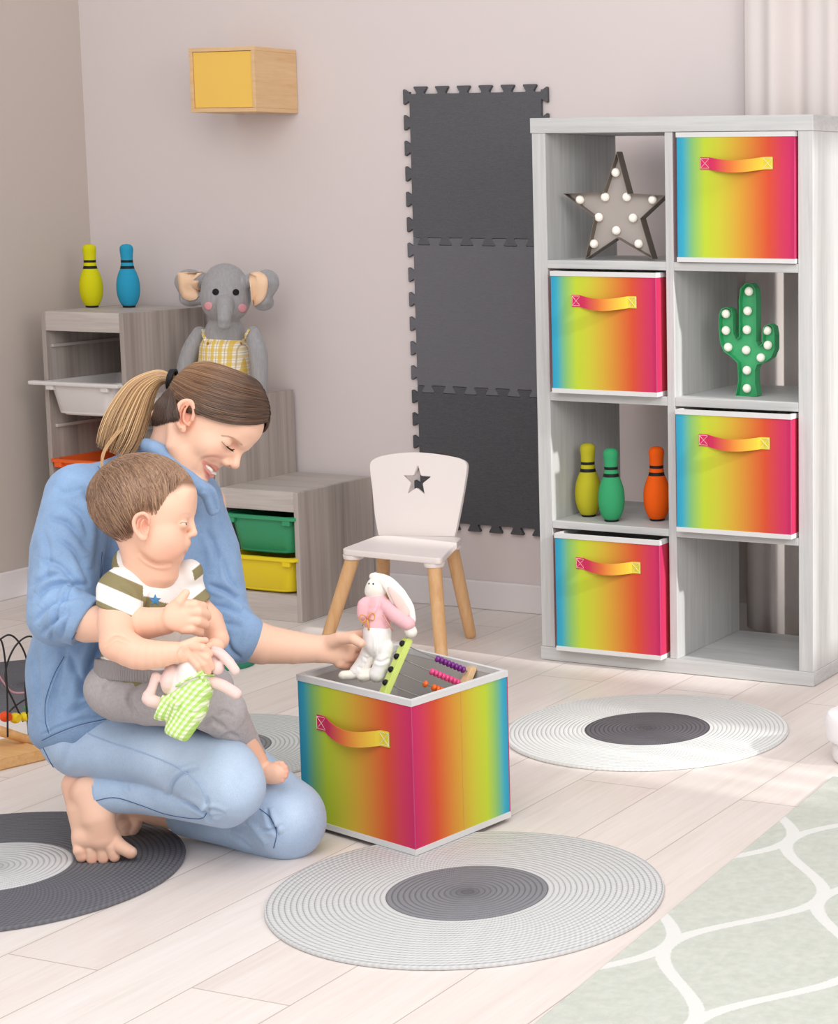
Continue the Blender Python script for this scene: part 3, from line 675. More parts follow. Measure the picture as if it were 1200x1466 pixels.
# ------------------------------------------------------------------ sculpting tool: blended volumes turned into one smooth mesh
QH = 1.0
class Sculpt:
    def __init__(s, h, seed=0): s.h = h*QH; s.ops = []; s.paints = []
    def _add(s, fn, lo, hi, k, mode, col): s.ops.append((fn, np.array(lo, float), np.array(hi, float), k, mode, None if col is None else np.array(lin(col)[:3] if isinstance(col, str) else col, float))); return s
    def cone(s, a, b, ra, rb, k=.01, col=None, mode='add'):
        a, b = np.array(a, float), np.array(b, float); ba = b-a; l2 = ba@ba; l = math.sqrt(l2)+1e-9
        sl = (ra-rb)/l
        def fn(P):
            pa = P-a; t = np.clip((pa@ba)/(l2+1e-12), 0, 1)
            d = np.sqrt(((pa-t[..., None]*ba)**2).sum(-1))
            # account for taper
            t2 = np.clip(t+d/l*sl/max(math.sqrt(max(1-sl*sl, .05)), .2), 0, 1)
            d2 = np.sqrt(((pa-t2[..., None]*ba)**2).sum(-1))-(ra+(rb-ra)*t2)
            return d2
        r = max(ra, rb)
        return s._add(fn, np.minimum(a, b)-r, np.maximum(a, b)+r, k, mode, col)
    def chain(s, pts, rad, k=.01, col=None, mode='add', n=1):
        pts = [np.array(p, float) for p in pts]
        if n > 1 and len(pts) > 2:
            q = catmull([np.array([*p, r]) for p, r in zip(pts, rad)], n); pts = [v[:3] for v in q]; rad = [v[3] for v in q]
        sub = Sculpt(1)
        for i in range(len(pts)-1): sub.cone(pts[i], pts[i+1], rad[i], rad[i+1])
        fns = [o[0] for o in sub.ops]
        def fn(P):
            d = fns[0](P)
            for f in fns[1:]: d = np.minimum(d, f(P))
            return d
        return s._add(fn, np.min([o[1] for o in sub.ops], 0), np.max([o[2] for o in sub.ops], 0), k, mode, col)
    def ell(s, c, r, A=None, k=.01, col=None, mode='add'):
        c = np.array(c, float); r = np.array(r, float); A = np.eye(3) if A is None else np.array(A, float)   # rows = axes
        def fn(P):
            q = (P-c)@A.T; k0 = np.sqrt(((q/r)**2).sum(-1)); k1 = np.sqrt(((q/(r*r))**2).sum(-1))+1e-9
            return k0*(k0-1)/k1
        e = np.sqrt(((A*r[:, None])**2).sum(0))
        return s._add(fn, c-e, c+e, k, mode, col)
    def box(s, c, r, A=None, rd=.005, k=.01, col=None, mode='add'):
        c = np.array(c, float); r = np.array(r, float); A = np.eye(3) if A is None else np.array(A, float)
        def fn(P):
            q = np.abs((P-c)@A.T)-(r-rd); return np.sqrt((np.maximum(q, 0)**2).sum(-1))+np.minimum(q.max(-1), 0)-rd
        e = np.abs(A*r[:, None]).sum(0)
        return s._add(fn, c-e, c+e, k, mode, col)
    def paint(s, c, r, col, A=None, str_=1., soft=.35):
        s.paints.append((np.array(c, float), np.array(r, float)*np.ones(3), np.eye(3) if A is None else np.array(A, float), np.array(lin(col)[:3], float), str_, soft)); return s
    def field(s, P, lo, hi):
        D = np.full(P.shape[:-1], 1e3, np.float32); return D
    def run(s):
        h = s.h; adds = [o for o in s.ops if o[4] == 'add']
        LO = np.floor(np.min([o[1] for o in adds], 0)/h).astype(int)-3; HI = np.ceil(np.max([o[2] for o in adds], 0)/h).astype(int)+3
        N = 40; Vk = []; Vv = []; Qk = []
        big = 1 << 20
        key = lambda I: (I[:, 0].astype(np.int64)-LO[0]+8)*big*big+(I[:, 1].astype(np.int64)-LO[1]+8)*big+(I[:, 2]-LO[2]+8)
        bnds = [(np.ceil((o[1]-(o[3]+4*h))/h).astype(int), np.floor((o[2]+(o[3]+4*h))/h).astype(int)) for o in s.ops]
        for bx in range(LO[0], HI[0], N):
            for by in range(LO[1], HI[1], N):
                for bz in range(LO[2], HI[2], N):
                    b0 = np.array([bx, by, bz])-1; b1 = b0+N+2      # inclusive lattice range
                    D = None
                    for o, (l, u) in zip(s.ops, bnds):
                        a = np.maximum(l, b0); b = np.minimum(u, b1)
                        if (a > b).any(): continue
                        if D is None:
                            if o[4] != 'add': continue
                            D = np.full((N+3,)*3, 1.0, np.float32)
                        sl = tuple(slice(a[i]-b0[i], b[i]-b0[i]+1) for i in range(3))
                        ax = [np.arange(a[i], b[i]+1)*h for i in range(3)]
                        P = np.stack(np.meshgrid(*ax, indexing='ij'), -1)
                        d = o[0](P); c = D[sl]; k = o[3]
                        if o[4] == 'add':
                            hh = np.maximum(k-np.abs(c-d), 0)/k; D[sl] = np.minimum(c, d)-hh*hh*k*.25
                        elif o[4] == 'sub':
                            d = -d; hh = np.maximum(k-np.abs(c-d), 0)/k; D[sl] = np.maximum(c, d)+hh*hh*k*.25
                        else: D[sl] = np.maximum(c, d)
                    if D is None: continue
                    neg = D < 0
                    if not neg.any() or neg.all(): continue
                    # cells: index i covers lattice i..i+1 ; local cells 0..N+1
                    m = N+2; cnt = np.zeros((m,)*3, np.int16); 
                    for dx in (0, 1):
                        for dy in (0, 1):
                            for dz in (0, 1): cnt += neg[dx:dx+m, dy:dy+m, dz:dz+m]
                    act = (cnt > 0) & (cnt < 8)
                    I = np.argwhere(act)
                    if not len(I): continue
                    acc = np.zeros((len(I), 3)); num = np.zeros(len(I))
                    for axx in range(3):
                        for u in (0, 1):
                            for v in (0, 1):
                                o0 = [0, 0, 0]; ot = [i for i in range(3) if i != axx]; o0[ot[0]] = u; o0[ot[1]] = v
                                o1 = list(o0); o1[axx] = 1
                                A0 = I+o0; A1 = I+o1
                                d0 = D[A0[:, 0], A0[:, 1], A0[:, 2]]; d1 = D[A1[:, 0], A1[:, 1], A1[:, 2]]
                                cr = (d0 < 0) != (d1 < 0); t = np.where(cr, d0/np.where(cr, d0-d1, 1), 0)
                                p = np.array(o0)[None]+0.*acc; p[:, axx] += t
                                acc += p*cr[:, None]; num += cr
                    Vk.append(key(I+b0)); Vv.append((I+b0+acc/num[:, None])*h)
                    # quads for edges whose lower lattice point is in local 1..N
                    for axx in range(3):
                        ot = [(axx+1) % 3, (axx+2) % 3]
                        s0 = [slice(1, N+1)]*3; s1 = list(s0); s1[axx] = slice(2, N+2)
                        a_ = neg[tuple(s0)]; b_ = neg[tuple(s1)]
                        E = np.argwhere(a_ != b_)
                        if not len(E): continue
                        fl = a_[E[:, 0], E[:, 1], E[:, 2]]; E = E+1
                        e1 = np.zeros(3, int); e1[ot[0]] = 1; e2 = np.zeros(3, int); e2[ot[1]] = 1
                        q = np.stack([key(E+b0-e1-e2), key(E+b0-e2), key(E+b0), key(E+b0-e1)], 1)
                        q[~fl] = q[~fl][:, ::-1]; Qk.append(q)
        Vk = np.concatenate(Vk); Vv = np.concatenate(Vv); Q = np.concatenate(Qk)
        uk, idx = np.unique(Vk, return_index=True); V = Vv[idx]; Fq = np.searchsorted(uk, Q)
        return V, Fq
    def mesh(s, name, mats, parent=None, base='#e8b99d', smooth=2, post=None, **kw):
        V, Fq = s.run()
        n = len(V); E = np.concatenate([Fq[:, [0, 1]], Fq[:, [1, 2]], Fq[:, [2, 3]], Fq[:, [3, 0]]])
        deg = np.bincount(E[:, 0], minlength=n)+np.bincount(E[:, 1], minlength=n)
        def lap(X):
            S_ = np.zeros_like(X)
            for c in range(X.shape[1]): S_[:, c] = np.bincount(E[:, 0], X[E[:, 1], c], n)+np.bincount(E[:, 1], X[E[:, 0], c], n)
            return S_/np.maximum(deg, 1)[:, None]
        for _ in range(smooth): V = V+.55*(lap(V)-V); V = V-.35*(lap(V)-V) if smooth > 1 else V
        col = np.tile(np.array(lin(base)[:3]), (n, 1)); d0 = np.full(n, 1e3)
        for fn, lo, hi, k, mode, c in s.ops:
            m = ((V > lo-k-.006) & (V < hi+k+.006)).all(1)
            if mode == 'add' and m.any():
                d = fn(V[m]); kk = max(k*.35, .0015); cur = d0[m]
                hh = np.clip(.5+.5*(cur-d)/kk, 0, 1)
                if c is not None: col[m] = col[m]*(1-hh[:, None])+c*hh[:, None]
                d0[m] = np.minimum(cur, d)
        for c, r, A, cc, st, soft in s.paints:
            q = np.sqrt((((V-c)@A.T/r)**2).sum(1)); ww = np.clip((1-q)/soft, 0, 1)*st
            col = col*(1-ww[:, None])+cc*ww[:, None]
        if post: V, col = post(V, col, Fq)
        return mk(name, V, Fq, mats, parent, smooth=True, col=col, **kw)
def vnormals(V, Fq):
    a = V[Fq[:, 2]]-V[Fq[:, 0]]; b = V[Fq[:, 3]]-V[Fq[:, 1]]; nn = np.cross(a, b); N_ = np.zeros_like(V)
    for i in range(4):
        for c in range(3): N_[:, c] += np.bincount(Fq[:, i], nn[:, c], len(V))
    return N_/(np.linalg.norm(N_, axis=1)[:, None]+1e-12)
def px(d): return d/F                       # size of a photo pixel at depth d
def vframe(x, y):
    """right, up, towards-viewer unit vectors for the line of sight through a photo pixel"""
    v = nrm(ray(x, y)); r = nrm(RT-v*(RT@v)); return np.array([r, np.cross(r, v), -v])
def camax(roll=0, yaw=0, pitch=0, R0=None):
    """rows: local x (to the right in the photo), local y (up), local z (towards the viewer), rolled counter-clockwise"""
    R = vframe(250, 850) if R0 is None else R0; a, b, c = map(math.radians, (roll, yaw, pitch))
    Rz = np.array([[math.cos(a), math.sin(a), 0], [-math.sin(a), math.cos(a), 0], [0, 0, 1]])
    Ry = np.array([[math.cos(b), 0, math.sin(b)], [0, 1, 0], [-math.sin(b), 0, math.cos(b)]])
    Rx = np.array([[1, 0, 0], [0, math.cos(c), math.sin(c)], [0, -math.sin(c), math.cos(c)]])
    return Rz@Ry@Rx@R
def topx(V):
    v = V-CC; d = v@FW; return XC+F*(v@RT)/d, YC-F*(v@UP)/d, d
def creases(lst, sharp=1.0):
    """lst: (photo polyline, width in photo pixels, depth in m); pushes a groove with a raised lip into the visible side"""
    def post(V, col, Fq):
        N_ = vnormals(V, Fq); x, y, d = topx(V); fac = np.clip(-(N_@FW)*1.6+.25, 0, 1); sh = np.zeros(len(V))
        for pts, w_, dep in lst:
            Q = np.array(catmull([np.array(p, float) for p in pts], 6)); lo = Q.min(0)-w_*5; hi = Q.max(0)+w_*5
            m = (x > lo[0]) & (x < hi[0]) & (y > lo[1]) & (y < hi[1])
            if not m.any(): continue
            P = np.stack([x[m], y[m]], 1); best = np.full(len(P), 1e9); sd = np.zeros(len(P)); tt = np.zeros(len(P)); n = len(Q)-1
            for i in range(n):
                a, b = Q[i], Q[i+1]; ba = b-a; t = np.clip(((P-a)@ba)/(ba@ba+1e-9), 0, 1); e = P-a-t[:, None]*ba; dd = np.sqrt((e**2).sum(1))
                u = dd < best; best[u] = dd[u]; sd[u] = np.sign(ba[0]*e[:, 1]-ba[1]*e[:, 0])[u]; tt[u] = (i+t[u])/n
            tap = np.sin(np.pi*np.clip(tt*.92+.04, 0, 1))**.7; tap[(tt <= 0) | (tt >= 1)] *= np.exp(-(best[(tt <= 0) | (tt >= 1)]/w_)**2)
            s_ = best*sd/w_
            prof = -np.exp(-(s_/.8)**2)+.75*np.exp(-((s_-2.0)/1.3)**2)+.35*np.exp(-((s_+2.0)/1.4)**2)
            sh[m] += prof*dep*tap
        V = V+N_*(sh*fac)[:, None]
        return V, col
    return post
# ------------------------------------------------------------------ woman kneeling
SK = '#efc3aa'
skin = attrmat('woman skin', .48, .35, .08, .06, 500)
def chp(S_, pts, k=.012, col=None, mode='add'):
    """chain through (photo x, photo y, distance, radius in photo pixels)"""
    return S_.chain([at(x, y, d) for x, y, d, r in pts], [r*d/F for x, y, d, r in pts], k, col, mode)
def elp(S_, x, y, d, rx, ry, rz, roll=0, yaw=0, pitch=0, k=.012, col=None, mode='add'):
    return S_.ell(at(x, y, d), (rx*d/F, ry*d/F, rz*d/F), camax(roll, yaw, pitch), k, col, mode)
woman = thing('person', 'woman in denim shirt and light jeans, crouching barefoot, holding a baby and a toy rabbit', 'person', tuple(onz(230, 1215, 0)))
HB = math.radians(18); HC = at(300.5, 606, 4.0); HS = 4.0/F
VF = vframe(305, 607); VR, VU, VN = VF
hf = (.8*VR-.6*VU)*math.cos(HB)+VN*math.sin(HB); hu = .6*VR+.8*VU; hs = VN*math.cos(HB)-math.sin(HB)*(.8*VR-.6*VU)
HA = np.array([hf, hu, hs])
def hp(f_, u_, s_=0): return HC+(hf*f_+hu*u_+hs*s_)*HS
def hq(x, y, s_=0):
    """point seen at photo pixel (x, y) lying s_ to the side of the head's middle plane"""
    r_ = ray(x, y); t_ = (s_*HS+(HC-CC)@hs)/(r_@hs); return CC+r_*t_
def hl(p): return (p-HC)@HA.T/HS
def mir(p): q = hl(p); return hp(q[0], q[1], -q[2])
B = Sculpt(.0017)
def he(c, r, k=.01, col=None, mode='add', A=HA): B.ell(c, np.array(r)*HS, A, k, col, mode)
# head
he(hp(-3, 22), (67, 59, 54), .01, SK)
he(hp(12, -12), (46, 46, 44), .02, SK)
he(hp(-40, -8), (24, 30, 36), .03, SK)
he(hp(-60, -22), (17, 23, 31), .03, SK)
he(hp(10, -40), (34, 34, 33), .02, SK)
for s_ in (1, -1):
    B.chain([hp(-22, -32, 42*s_), hp(-10, -54, 36*s_), hp(16, -69, 18*s_), hp(30, -74, 5*s_)], [x*HS for x in (10, 11, 11, 11)], .026, SK)
    he(hp(27, -26, 27*s_), (17, 15, 15), .02, SK)                       # cheek raised by the smile
he(hp(34, -73), (12, 10, 13), .014, SK)                                   # chin
he(hp(48, 22), (17, 22, 34), .02, SK)                                     # forehead
B.chain([hp(48, 2, -24), hp(56.5, 3, -9), hp(56.5, 3, 9), hp(48, 2, 24)], [x*HS for x in (6, 6, 6, 6)], .014, SK)   # brow ridge
eo, ei = hq(317, 630.5, 37), hq(335, 643, 13)        # outer and inner corner of the near eye
ec = (eo+ei)/2
for s_ in (1, -1):
    q = hl(ec); c_ = hp(q[0], q[1]+1, q[2]*s_)
    he(c_+hf*5*HS, (8, 8, 14), .012, SK, 'sub')
    he(c_-hf*8.5*HS-hu*0*HS, (12, 9, 13), .006, SK)                 # closed lid over the eyeball
B.chain([hp(54, 2), hp(59, -12), hp(65, -26)], [x*HS for x in (5.5, 5.6, 6.4)], .009, SK)
he(hp(64.5, -27.5), (6.8, 6.2, 7.6), .005, SK)
for s_ in (1, -1):
    he(hp(55.5, -31.5, 9*s_), (6.5, 5.4, 5), .005, SK)
    he(hp(58, -37, 5*s_), (2.6, 1.6, 2.1), .0015, '#7c4032', 'sub')
# mouth
he(hp(19, -52), (28, 17, 27), .014, SK)
UL = [hq(292, 660.5, 22.5), hq(299, 664, 17), hq(307, 670, 9), hp(49.6, -49.3, 3.4), hp(49.0, -49.6, 0)]
LL = [hq(292.5, 663, 22.5), hq(295.5, 672, 17), hq(301, 679, 9), hp(47, -60.5, 3.5), hp(47, -60.8, 0)]
UL = UL+[mir(p) for p in UL[-2::-1]]; LL = LL+[mir(p) for p in LL[-2::-1]]
ML = [u*.5+l*.5 for u, l in zip(UL, LL)]
B.chain([p+hf*.0004 for p in ML], [x*HS for x in (1.2, 3.2, 4.4, 4.9, 5.0, 4.9, 4.4, 3.2, 1.2)], .002, '#6e302c', 'sub', 3)
B.chain([p-hf*.0008 for p in UL], [x*HS for x in (.9, 1.2, 1.5, 1.6, 1.5, 1.6, 1.5, 1.2, .9)], .0022, '#d48c7f', 'add', 3)
B.chain([p-hf*.0008 for p in LL], [x*HS for x in (.9, 1.5, 2.1, 2.5, 2.5, 2.5, 2.1, 1.5, .9)], .0022, '#d88f84', 'add', 3)
# ears
e = lambda x, y, o: hq(x, y, 51+o)
B.ell(e(266, 594, 3), np.array((12, 21, 6.5))*HS, camax(-12, 20, 0, VF), .006, '#e6a98f')
B.ell(e(267, 593, 7), np.array((7.5, 13.5, 7))*HS, camax(-12, 0, 0, VF), .003, '#c98a74', 'sub')
B.chain([e(277, 597, 3), e(279, 586, 6), e(275, 576, 8), e(266, 573.5, 10), e(257, 579, 12), e(253.5, 591, 12), e(254, 604, 11), e(258, 612, 7)], [x*HS for x in (2, 2.7, 3.0, 3.1, 3.2, 3.3, 3.3, 3.2)], .0035, '#eab49c', 'add', 3)
he(e(262, 615, 6), (4.6, 5.2, 3), .005, '#eab49c', 'add', VF)
B.chain([e(270, 609, 5), e(263, 602, 7), e(264, 589, 8), e(269, 581, 8)], [x*HS for x in (2.2, 2.1, 1.9, 1.3)], .003, '#e0a48c', 'add', 3)
he(e(276, 600, 4), (2.6, 4, 2.6), .003, '#e6ad95', 'add', VF)
B.ell(hp(-24, -14, -54), np.array((12, 22, 6))*HS, HA, .006, SK)
# neck and trunk (under the clothes)
B.chain([hp(-22, -8), at(238, 668, 4.03), at(212, 705, 4.05)], [46*HS, 37*HS, 42*HS], .02, SK)
B.chain([hp(6, -45), at(255, 700, 4.02)], [26*HS, 26*HS], .02, SK)
chp(B, [(215, 720, 4.07, 50), (185, 830, 4.09, 66), (150, 940, 4.10, 62), (140, 1000, 4.08, 60)], .04)
chp(B, [(115, 718, 3.96, 30), (212, 712, 4.06, 46), (288, 720, 4.13, 28)], .04)
chp(B, [(113, 718, 3.95, 32), (92, 880, 3.86, 28), (125, 893, 3.81, 27), (165, 893, 3.775, 25.5), (205, 893, 3.75, 24), (236, 889, 3.735, 20)], .02, SK)
chp(B, [(288, 720, 4.13, 32), (322, 880, 4.12, 28), (350, 914, 4.10, 31), (375, 922, 4.11, 29.5), (420, 927, 4.13, 24), (455, 929, 4.145, 20)], .02, SK)
# near hand lying across the child's belly, fingers wrapped round its side
elp(B, 262, 882, 3.722, 27, 23, 12, 8, -12, 0, .016, SK)
B.chain([at(246, 872, 3.72), at(257, 861, 3.712), at(266, 849, 3.715)], [9*px(3.72), 7.5*px(3.72), 5.8*px(3.72)], .008, SK)
for (x0_, y0_), (x1_, y1_), (x2_, y2_) in (((278, 866), (290, 868), (293, 874)), ((283, 876), (295, 879), (297, 884)), ((282, 889), (293, 893), (294, 897)), ((274, 900), (285, 904), (287, 907))):
    B.chain([at(x0_-12, y0_, 3.722), at(x0_, y0_, 3.722), at(x1_, y1_, 3.745), at(x2_, y2_, 3.78)], [q*px(3.72) for q in (8, 7.8, 6.8, 5.6)], .0035, SK)
# far hand holding the soft rabbit: thumb in front, four fingers behind it
HD = 4.152
elp(B, 481, 931, HD-.005, 27, 20, 11, -6, 0, 0, .014, SK)
B.chain([at(466, 922, HD-.012), at(487, 914, HD-.030), at(505, 914, HD-.046), at(517, 921, HD-.046)], [q*px(HD) for q in (11, 9.5, 7.6, 6.4)], .008, SK)
B.paint(at(518, 917, HD-.054), .0055, '#e9bfae', str_=.9)
for i, pts in enumerate((((492, 914), (515, 909), (532, 914), (536, 925)), ((496, 926), (518, 926), (535, 930), (538, 940)), ((494, 939), (514, 942), (530, 946), (532, 953)), ((486, 948), (503, 955), (517, 958), (523, 962)))):
    B.chain([at(pts[0][0], pts[0][1], HD), at(pts[1][0], pts[1][1], HD+.030), at(pts[2][0], pts[2][1], HD+.040), at(pts[3][0], pts[3][1], HD+.032)], [q*px(HD) for q in (9, 7.6, 6.8, 5.6)], .004, SK)
B.paint(at(505, 955, HD-.0), .03, '#d78f78', str_=.5, soft=1)
# legs under the jeans
chp(B, [(140, 1050, 4.03, 48), (325, 1118, 3.88, 42)], .03)
chp(B, [(325, 1134, 3.90, 32), (220, 1136, 3.945, 24), (160, 1138, 3.968, 19), (124, 1134, 3.972, 20)], .02, SK)
chp(B, [(170, 1055, 4.12, 46), (410, 1165, 4.02, 40)], .03)
chp(B, [(410, 1182, 4.03, 34), (300, 1172, 4.09, 26), (205, 1158, 4.145, 20), (183, 1152, 4.16, 18)], .02, SK)
# near foot on its toes, heel raised
fd = 3.965
chp(B, [(112, 1124, fd+.035, 23), (118, 1142, fd+.025, 24), (131, 1170, fd+.01, 25.5)], .012, SK)
chp(B, [(128, 1135, fd-.005, 22), (141, 1172, fd-.012, 23), (148, 1200, fd-.008, 20)], .018, SK)
chp(B, [(122, 1160, fd+.01, 24), (122, 1206, fd-.0, 16)], .014, SK)
elp(B, 139, 1199, fd-.0, 33, 16, 22, 0, 0, 0, .014, SK)
for pts, rr in ((((116, 1200), (114, 1217), (117, 1226)), (12, 9.5, 8)), (((128, 1203), (131, 1217), (132, 1230)), (11, 8, 7.6)), (((141, 1203), (146, 1215), (148, 1229)), (11, 8, 7.6)), (((152, 1202), (159, 1213), (164, 1226)), (11, 8.5, 7.8)), (((160, 1203), (174, 1213), (187, 1220)), (13, 10, 9))):
    B.chain([at(pts[0][0], pts[0][1], fd-.002), at(pts[1][0], pts[1][1], fd-.016), at(pts[2][0], pts[2][1]+.5, fd-.014)], [q*px(fd) for q in rr], .003, SK)
    B.paint(at(pts[2][0], pts[2][1]+2, fd-.02), .012, '#dc9079', str_=.55, soft=1)
B.paint(at(191, 1215, fd-.022), (.006, .005, .008), '#efc9bb', str_=.9)
B.paint(at(103, 1130, fd), .035, '#d9947c', str_=.5, soft=1)
B.paint(at(150, 1195, fd-.03), .05, '#d9a083', str_=.35, soft=1)
# far foot behind it
f2 = 4.15
chp(B, [(178, 1150, f2, 18), (172, 1176, f2-.01, 16), (182, 1186, f2-.02, 13)], .012, SK)
for pts, rr in ((((174, 1188), (181, 1194)), (8, 7.5)), (((182, 1184), (190, 1192)), (6.5, 5.6)), (((186, 1180), (194, 1188)), (6, 5.2)), (((189, 1176), (197, 1183)), (6, 5)), (((191, 1172), (199, 1178)), (5.6, 4.8))):
    B.chain([at(*pts[0], f2-.015), at(*pts[1], f2-.03)], [q*px(f2) for q in rr], .003, SK)
# colour of cheeks, lips, brows, scalp
B.paint(hp(42, -32, 28), .026, '#e08f7c', str_=.5, soft=1)
B.paint(hp(66, -28, 2), .012, '#dc9380', str_=.4, soft=1)
B.paint(hq(268, 590, 54), .02, '#d98f78', str_=.45, soft=1)
bw_ = catmull([hq(346, 636.5, 8), hq(337, 629, 17), hq(328, 625, 28), hq(318, 624, 38)], 5)
for i, p in enumerate(bw_):
    B.paint(p, np.array((.0038, .0032-.00009*i, .03)), '#75503a', A=camax(-25, 0, 0, VF), str_=.6, soft=.8); B.paint(mir(p), np.array((.008, .0028, .005)), '#7a5540', A=HA, str_=.3, soft=.8)
B.ops = [o for o in B.ops]
def scalp(V, col, Fq):
    q = (V-HC)@HA.T/HS; f_, u_, s_ = q.T
    line = np.where(f_ > -20, 2+np.clip((f_+20)/70, 0, 1)**1.5*46, 2-(-20-f_)*.75)
    m = np.clip((u_-line)/4, 0, 1)*(np.linalg.norm(V-HC, axis=1) < .16)
    m *= (np.linalg.norm(V-hq(266, 596, 60), axis=1) > .034); c = np.array(lin('#4a3226')[:3]); col = col*(1-m[:, None])+c*m[:, None]
    return creases([([(319, 658), (307, 655), (295, 656), (287, 662), (284, 672)], 2.4, .0013)])(V, col, Fq)
body_w = B.mesh('body', skin, woman, SK, smooth=2, post=scalp)
# lashes, earring, teeth
lash = plain('dark lashes', '#2a1b16', .6)
def lashes(s_, nm):
    Q = catmull([eo, eo*.6+ei*.4-hu*2.6*HS+hf*3.5*HS, eo*.25+ei*.75-hu*2.2*HS+hf*3*HS, ei], 5); Q = [p+hf*.6*HS if s_ == 1 else mir(p+hf*.6*HS) for p in Q]
    o = G().tube(Q, [.0005]+[.0011]*(len(Q)-2)+[.0005], 6).make(nm, lash, woman, smooth=True)
    g = G()
    for i, a in enumerate(Q[:12]):
        z = 1-i/14; g.tube([a, a+(hf*3.6-hu*2.4+hs*s_*(3.0*z))*HS*.5, a+(hf*5.5-hu*1.6+hs*s_*(5.0*z))*HS*(.6+.4*z)], [.0007, .0006, .0002], 4)
    g.make('lash_fringe', lash, o)
lashes(1, 'eyelashes'); lashes(-1, 'eyelashes')
tm = plain('tooth enamel', '#f4eee8', .25, .6)
g = G(); TQ = catmull([p-hf*(2.6+2.6*math.exp(-((i-4)/1.2)**2))*HS for i, p in enumerate(ML)], 4); g.tube(TQ, [HS*(1.0+2.3*math.sin(math.pi*min(max(i/(len(TQ)-1), .04), .96))**.5) for i in range(len(TQ))], 10)
g.make('teeth', tm, woman, smooth=True)
G().sphere(hq(259, 613, 62), .0016).make('earring', plain('gold stud', '#d9b27a', .25, .8), woman, smooth=True)

# hair --------------------------------------------------------------
hairm = M('brown hair', '#6b4a34', .36, .6)
a_ = hairm.n('ShaderNodeAttribute', attribute_name='Col'); hairm.base(a_.outputs['Color']); hairm = hairm.m
EC = hp(-3, 24); ER = np.array((73, 66, 60))*HS
def toell(p): q = (p-EC)@HA.T/ER; return q
def fromell(q, s_=1.): q = q/np.linalg.norm(q)*s_; return EC+(q*ER)@HA
def strands(paths, radii, cols, name, parent, mat, n=5, flat=None):
    V = []; Fc = []; Cc = []
    for P, r, c in zip(paths, radii, cols):
        P = np.array(P); m = len(P); T = np.gradient(P, axis=0); T /= np.linalg.norm(T, axis=1)[:, None]+1e-9
        u = np.cross(T[0], FW); u /= np.linalg.norm(u)+1e-9; b = len(V)
        for i in range(m):
            u = u-T[i]*(u@T[i]); u /= np.linalg.norm(u)+1e-9; v = np.cross(T[i], u)
            for k in range(n):
                a = 2*math.pi*k/n; V.append(P[i]+r[i]*(u*math.cos(a)+v*math.sin(a))); Cc.append(c[i])
        for i in range(m-1):
            for k in range(n): Fc.append((b+i*n+k, b+i*n+(k+1) % n, b+(i+1)*n+(k+1) % n, b+(i+1)*n+k))
    return mk(name, V, Fc, mat, parent, smooth=True, col=np.array(Cc))
rng = random.Random(3)
TIE = at(246, 543, 4.035); tq = toell(TIE); tq /= np.linalg.norm(tq)
dark, mid, lite = [np.array(lin(c)[:3]) for c in ('#452f22', '#7f5b3f', '#b98f63')]
paths = []; rad = []; colr = []
part0 = hp(58, 47, 1); part1 = hp(22, 88, 0)
for i in range(3000):
    side = 1 if rng.random() < .8 else -1
    h_ = rng.random()
    if h_ < .62:      # from the parting, draped down the side and back to the tie
        t_ = rng.random()**1.3; st = part0+(part1-part0)*t_
        low = (1-t_)*.9+rng.uniform(-.08, .05)
        q0 = toell(st); q0 /= np.linalg.norm(q0); q0 += np.array([0, 0, .03*side])
        # sideways fan: control direction
        c1 = toell(hp(30-28*t_, 38+50*t_-26*low, side*(48-20*t_))); c2 = toell(hp(-25-10*t_, 15+60*t_-18*low, side*(56-22*t_)))
        ctrl = [q0, c1/np.linalg.norm(c1), c2/np.linalg.norm(c2), tq]
    elif h_ < .9:     # lower edge, over the ear to the tie
        a = rng.random(); side = 1 if rng.random() < .8 else -1
        q0 = toell(hp(38-56*a, 34-40*a**.8+rng.uniform(0, 8), side*(44+6*a))); q0 /= np.linalg.norm(q0)
        c1 = q0*.62+tq*.38+np.array([0, -.12, .25*side]); ctrl = [q0, c1/np.linalg.norm(c1), tq]
    else:             # nape, up to the tie
        a = rng.random(); st = hp(-40-28*a, -8-18*a+rng.uniform(-3, 3), side*(46-44*a)); q0 = toell(st); q0 /= np.linalg.norm(q0)
        c1 = q0+tq; ctrl = [q0, c1/np.linalg.norm(c1), tq]
    lift = rng.uniform(.985, 1.03); P = []; ph = rng.uniform(0, 6); am = rng.uniform(0, .012)
    for j, q in enumerate(catmull(ctrl, 7)): P.append(fromell(q, lift+am*math.sin(ph+j*.35)))
    P[-1] = TIE+np.array([rng.gauss(0, .003) for _ in range(3)]); P[-2] = P[-2]*.5+P[-1]*.5
    n_ = len(P); r0 = rng.uniform(.0006, .0014)
    rad.append([r0*(.4+.6*min(1, k/3))*(1 if k < n_-2 else .7) for k in range(n_)])
    w_ = rng.random(); cc = []; gg = t_ if h_ < .62 else 0.
    for k in range(n_):
        z = k/n_; L_ = min(max((z-.15)*1.1*(.35+.9*gg)+(w_-.5)*.45, 0), 1); c = dark*(1-min(L_*2, 1))+mid*min(L_*2, 1) if L_ < .5 else mid*(2-2*L_)+lite*(2*L_-1)
        cc.append(c*rng.uniform(.9, 1.1))
    paths.append(P); colr.append(cc)
from mathutils.bvhtree import BVHTree
def bvh(o):
    me = o.data; off = Vector(tuple(OFF[o.name]))
    return BVHTree.FromPolygons([v.co+off for v in me.vertices], [tuple(p.vertices) for p in me.polygons])
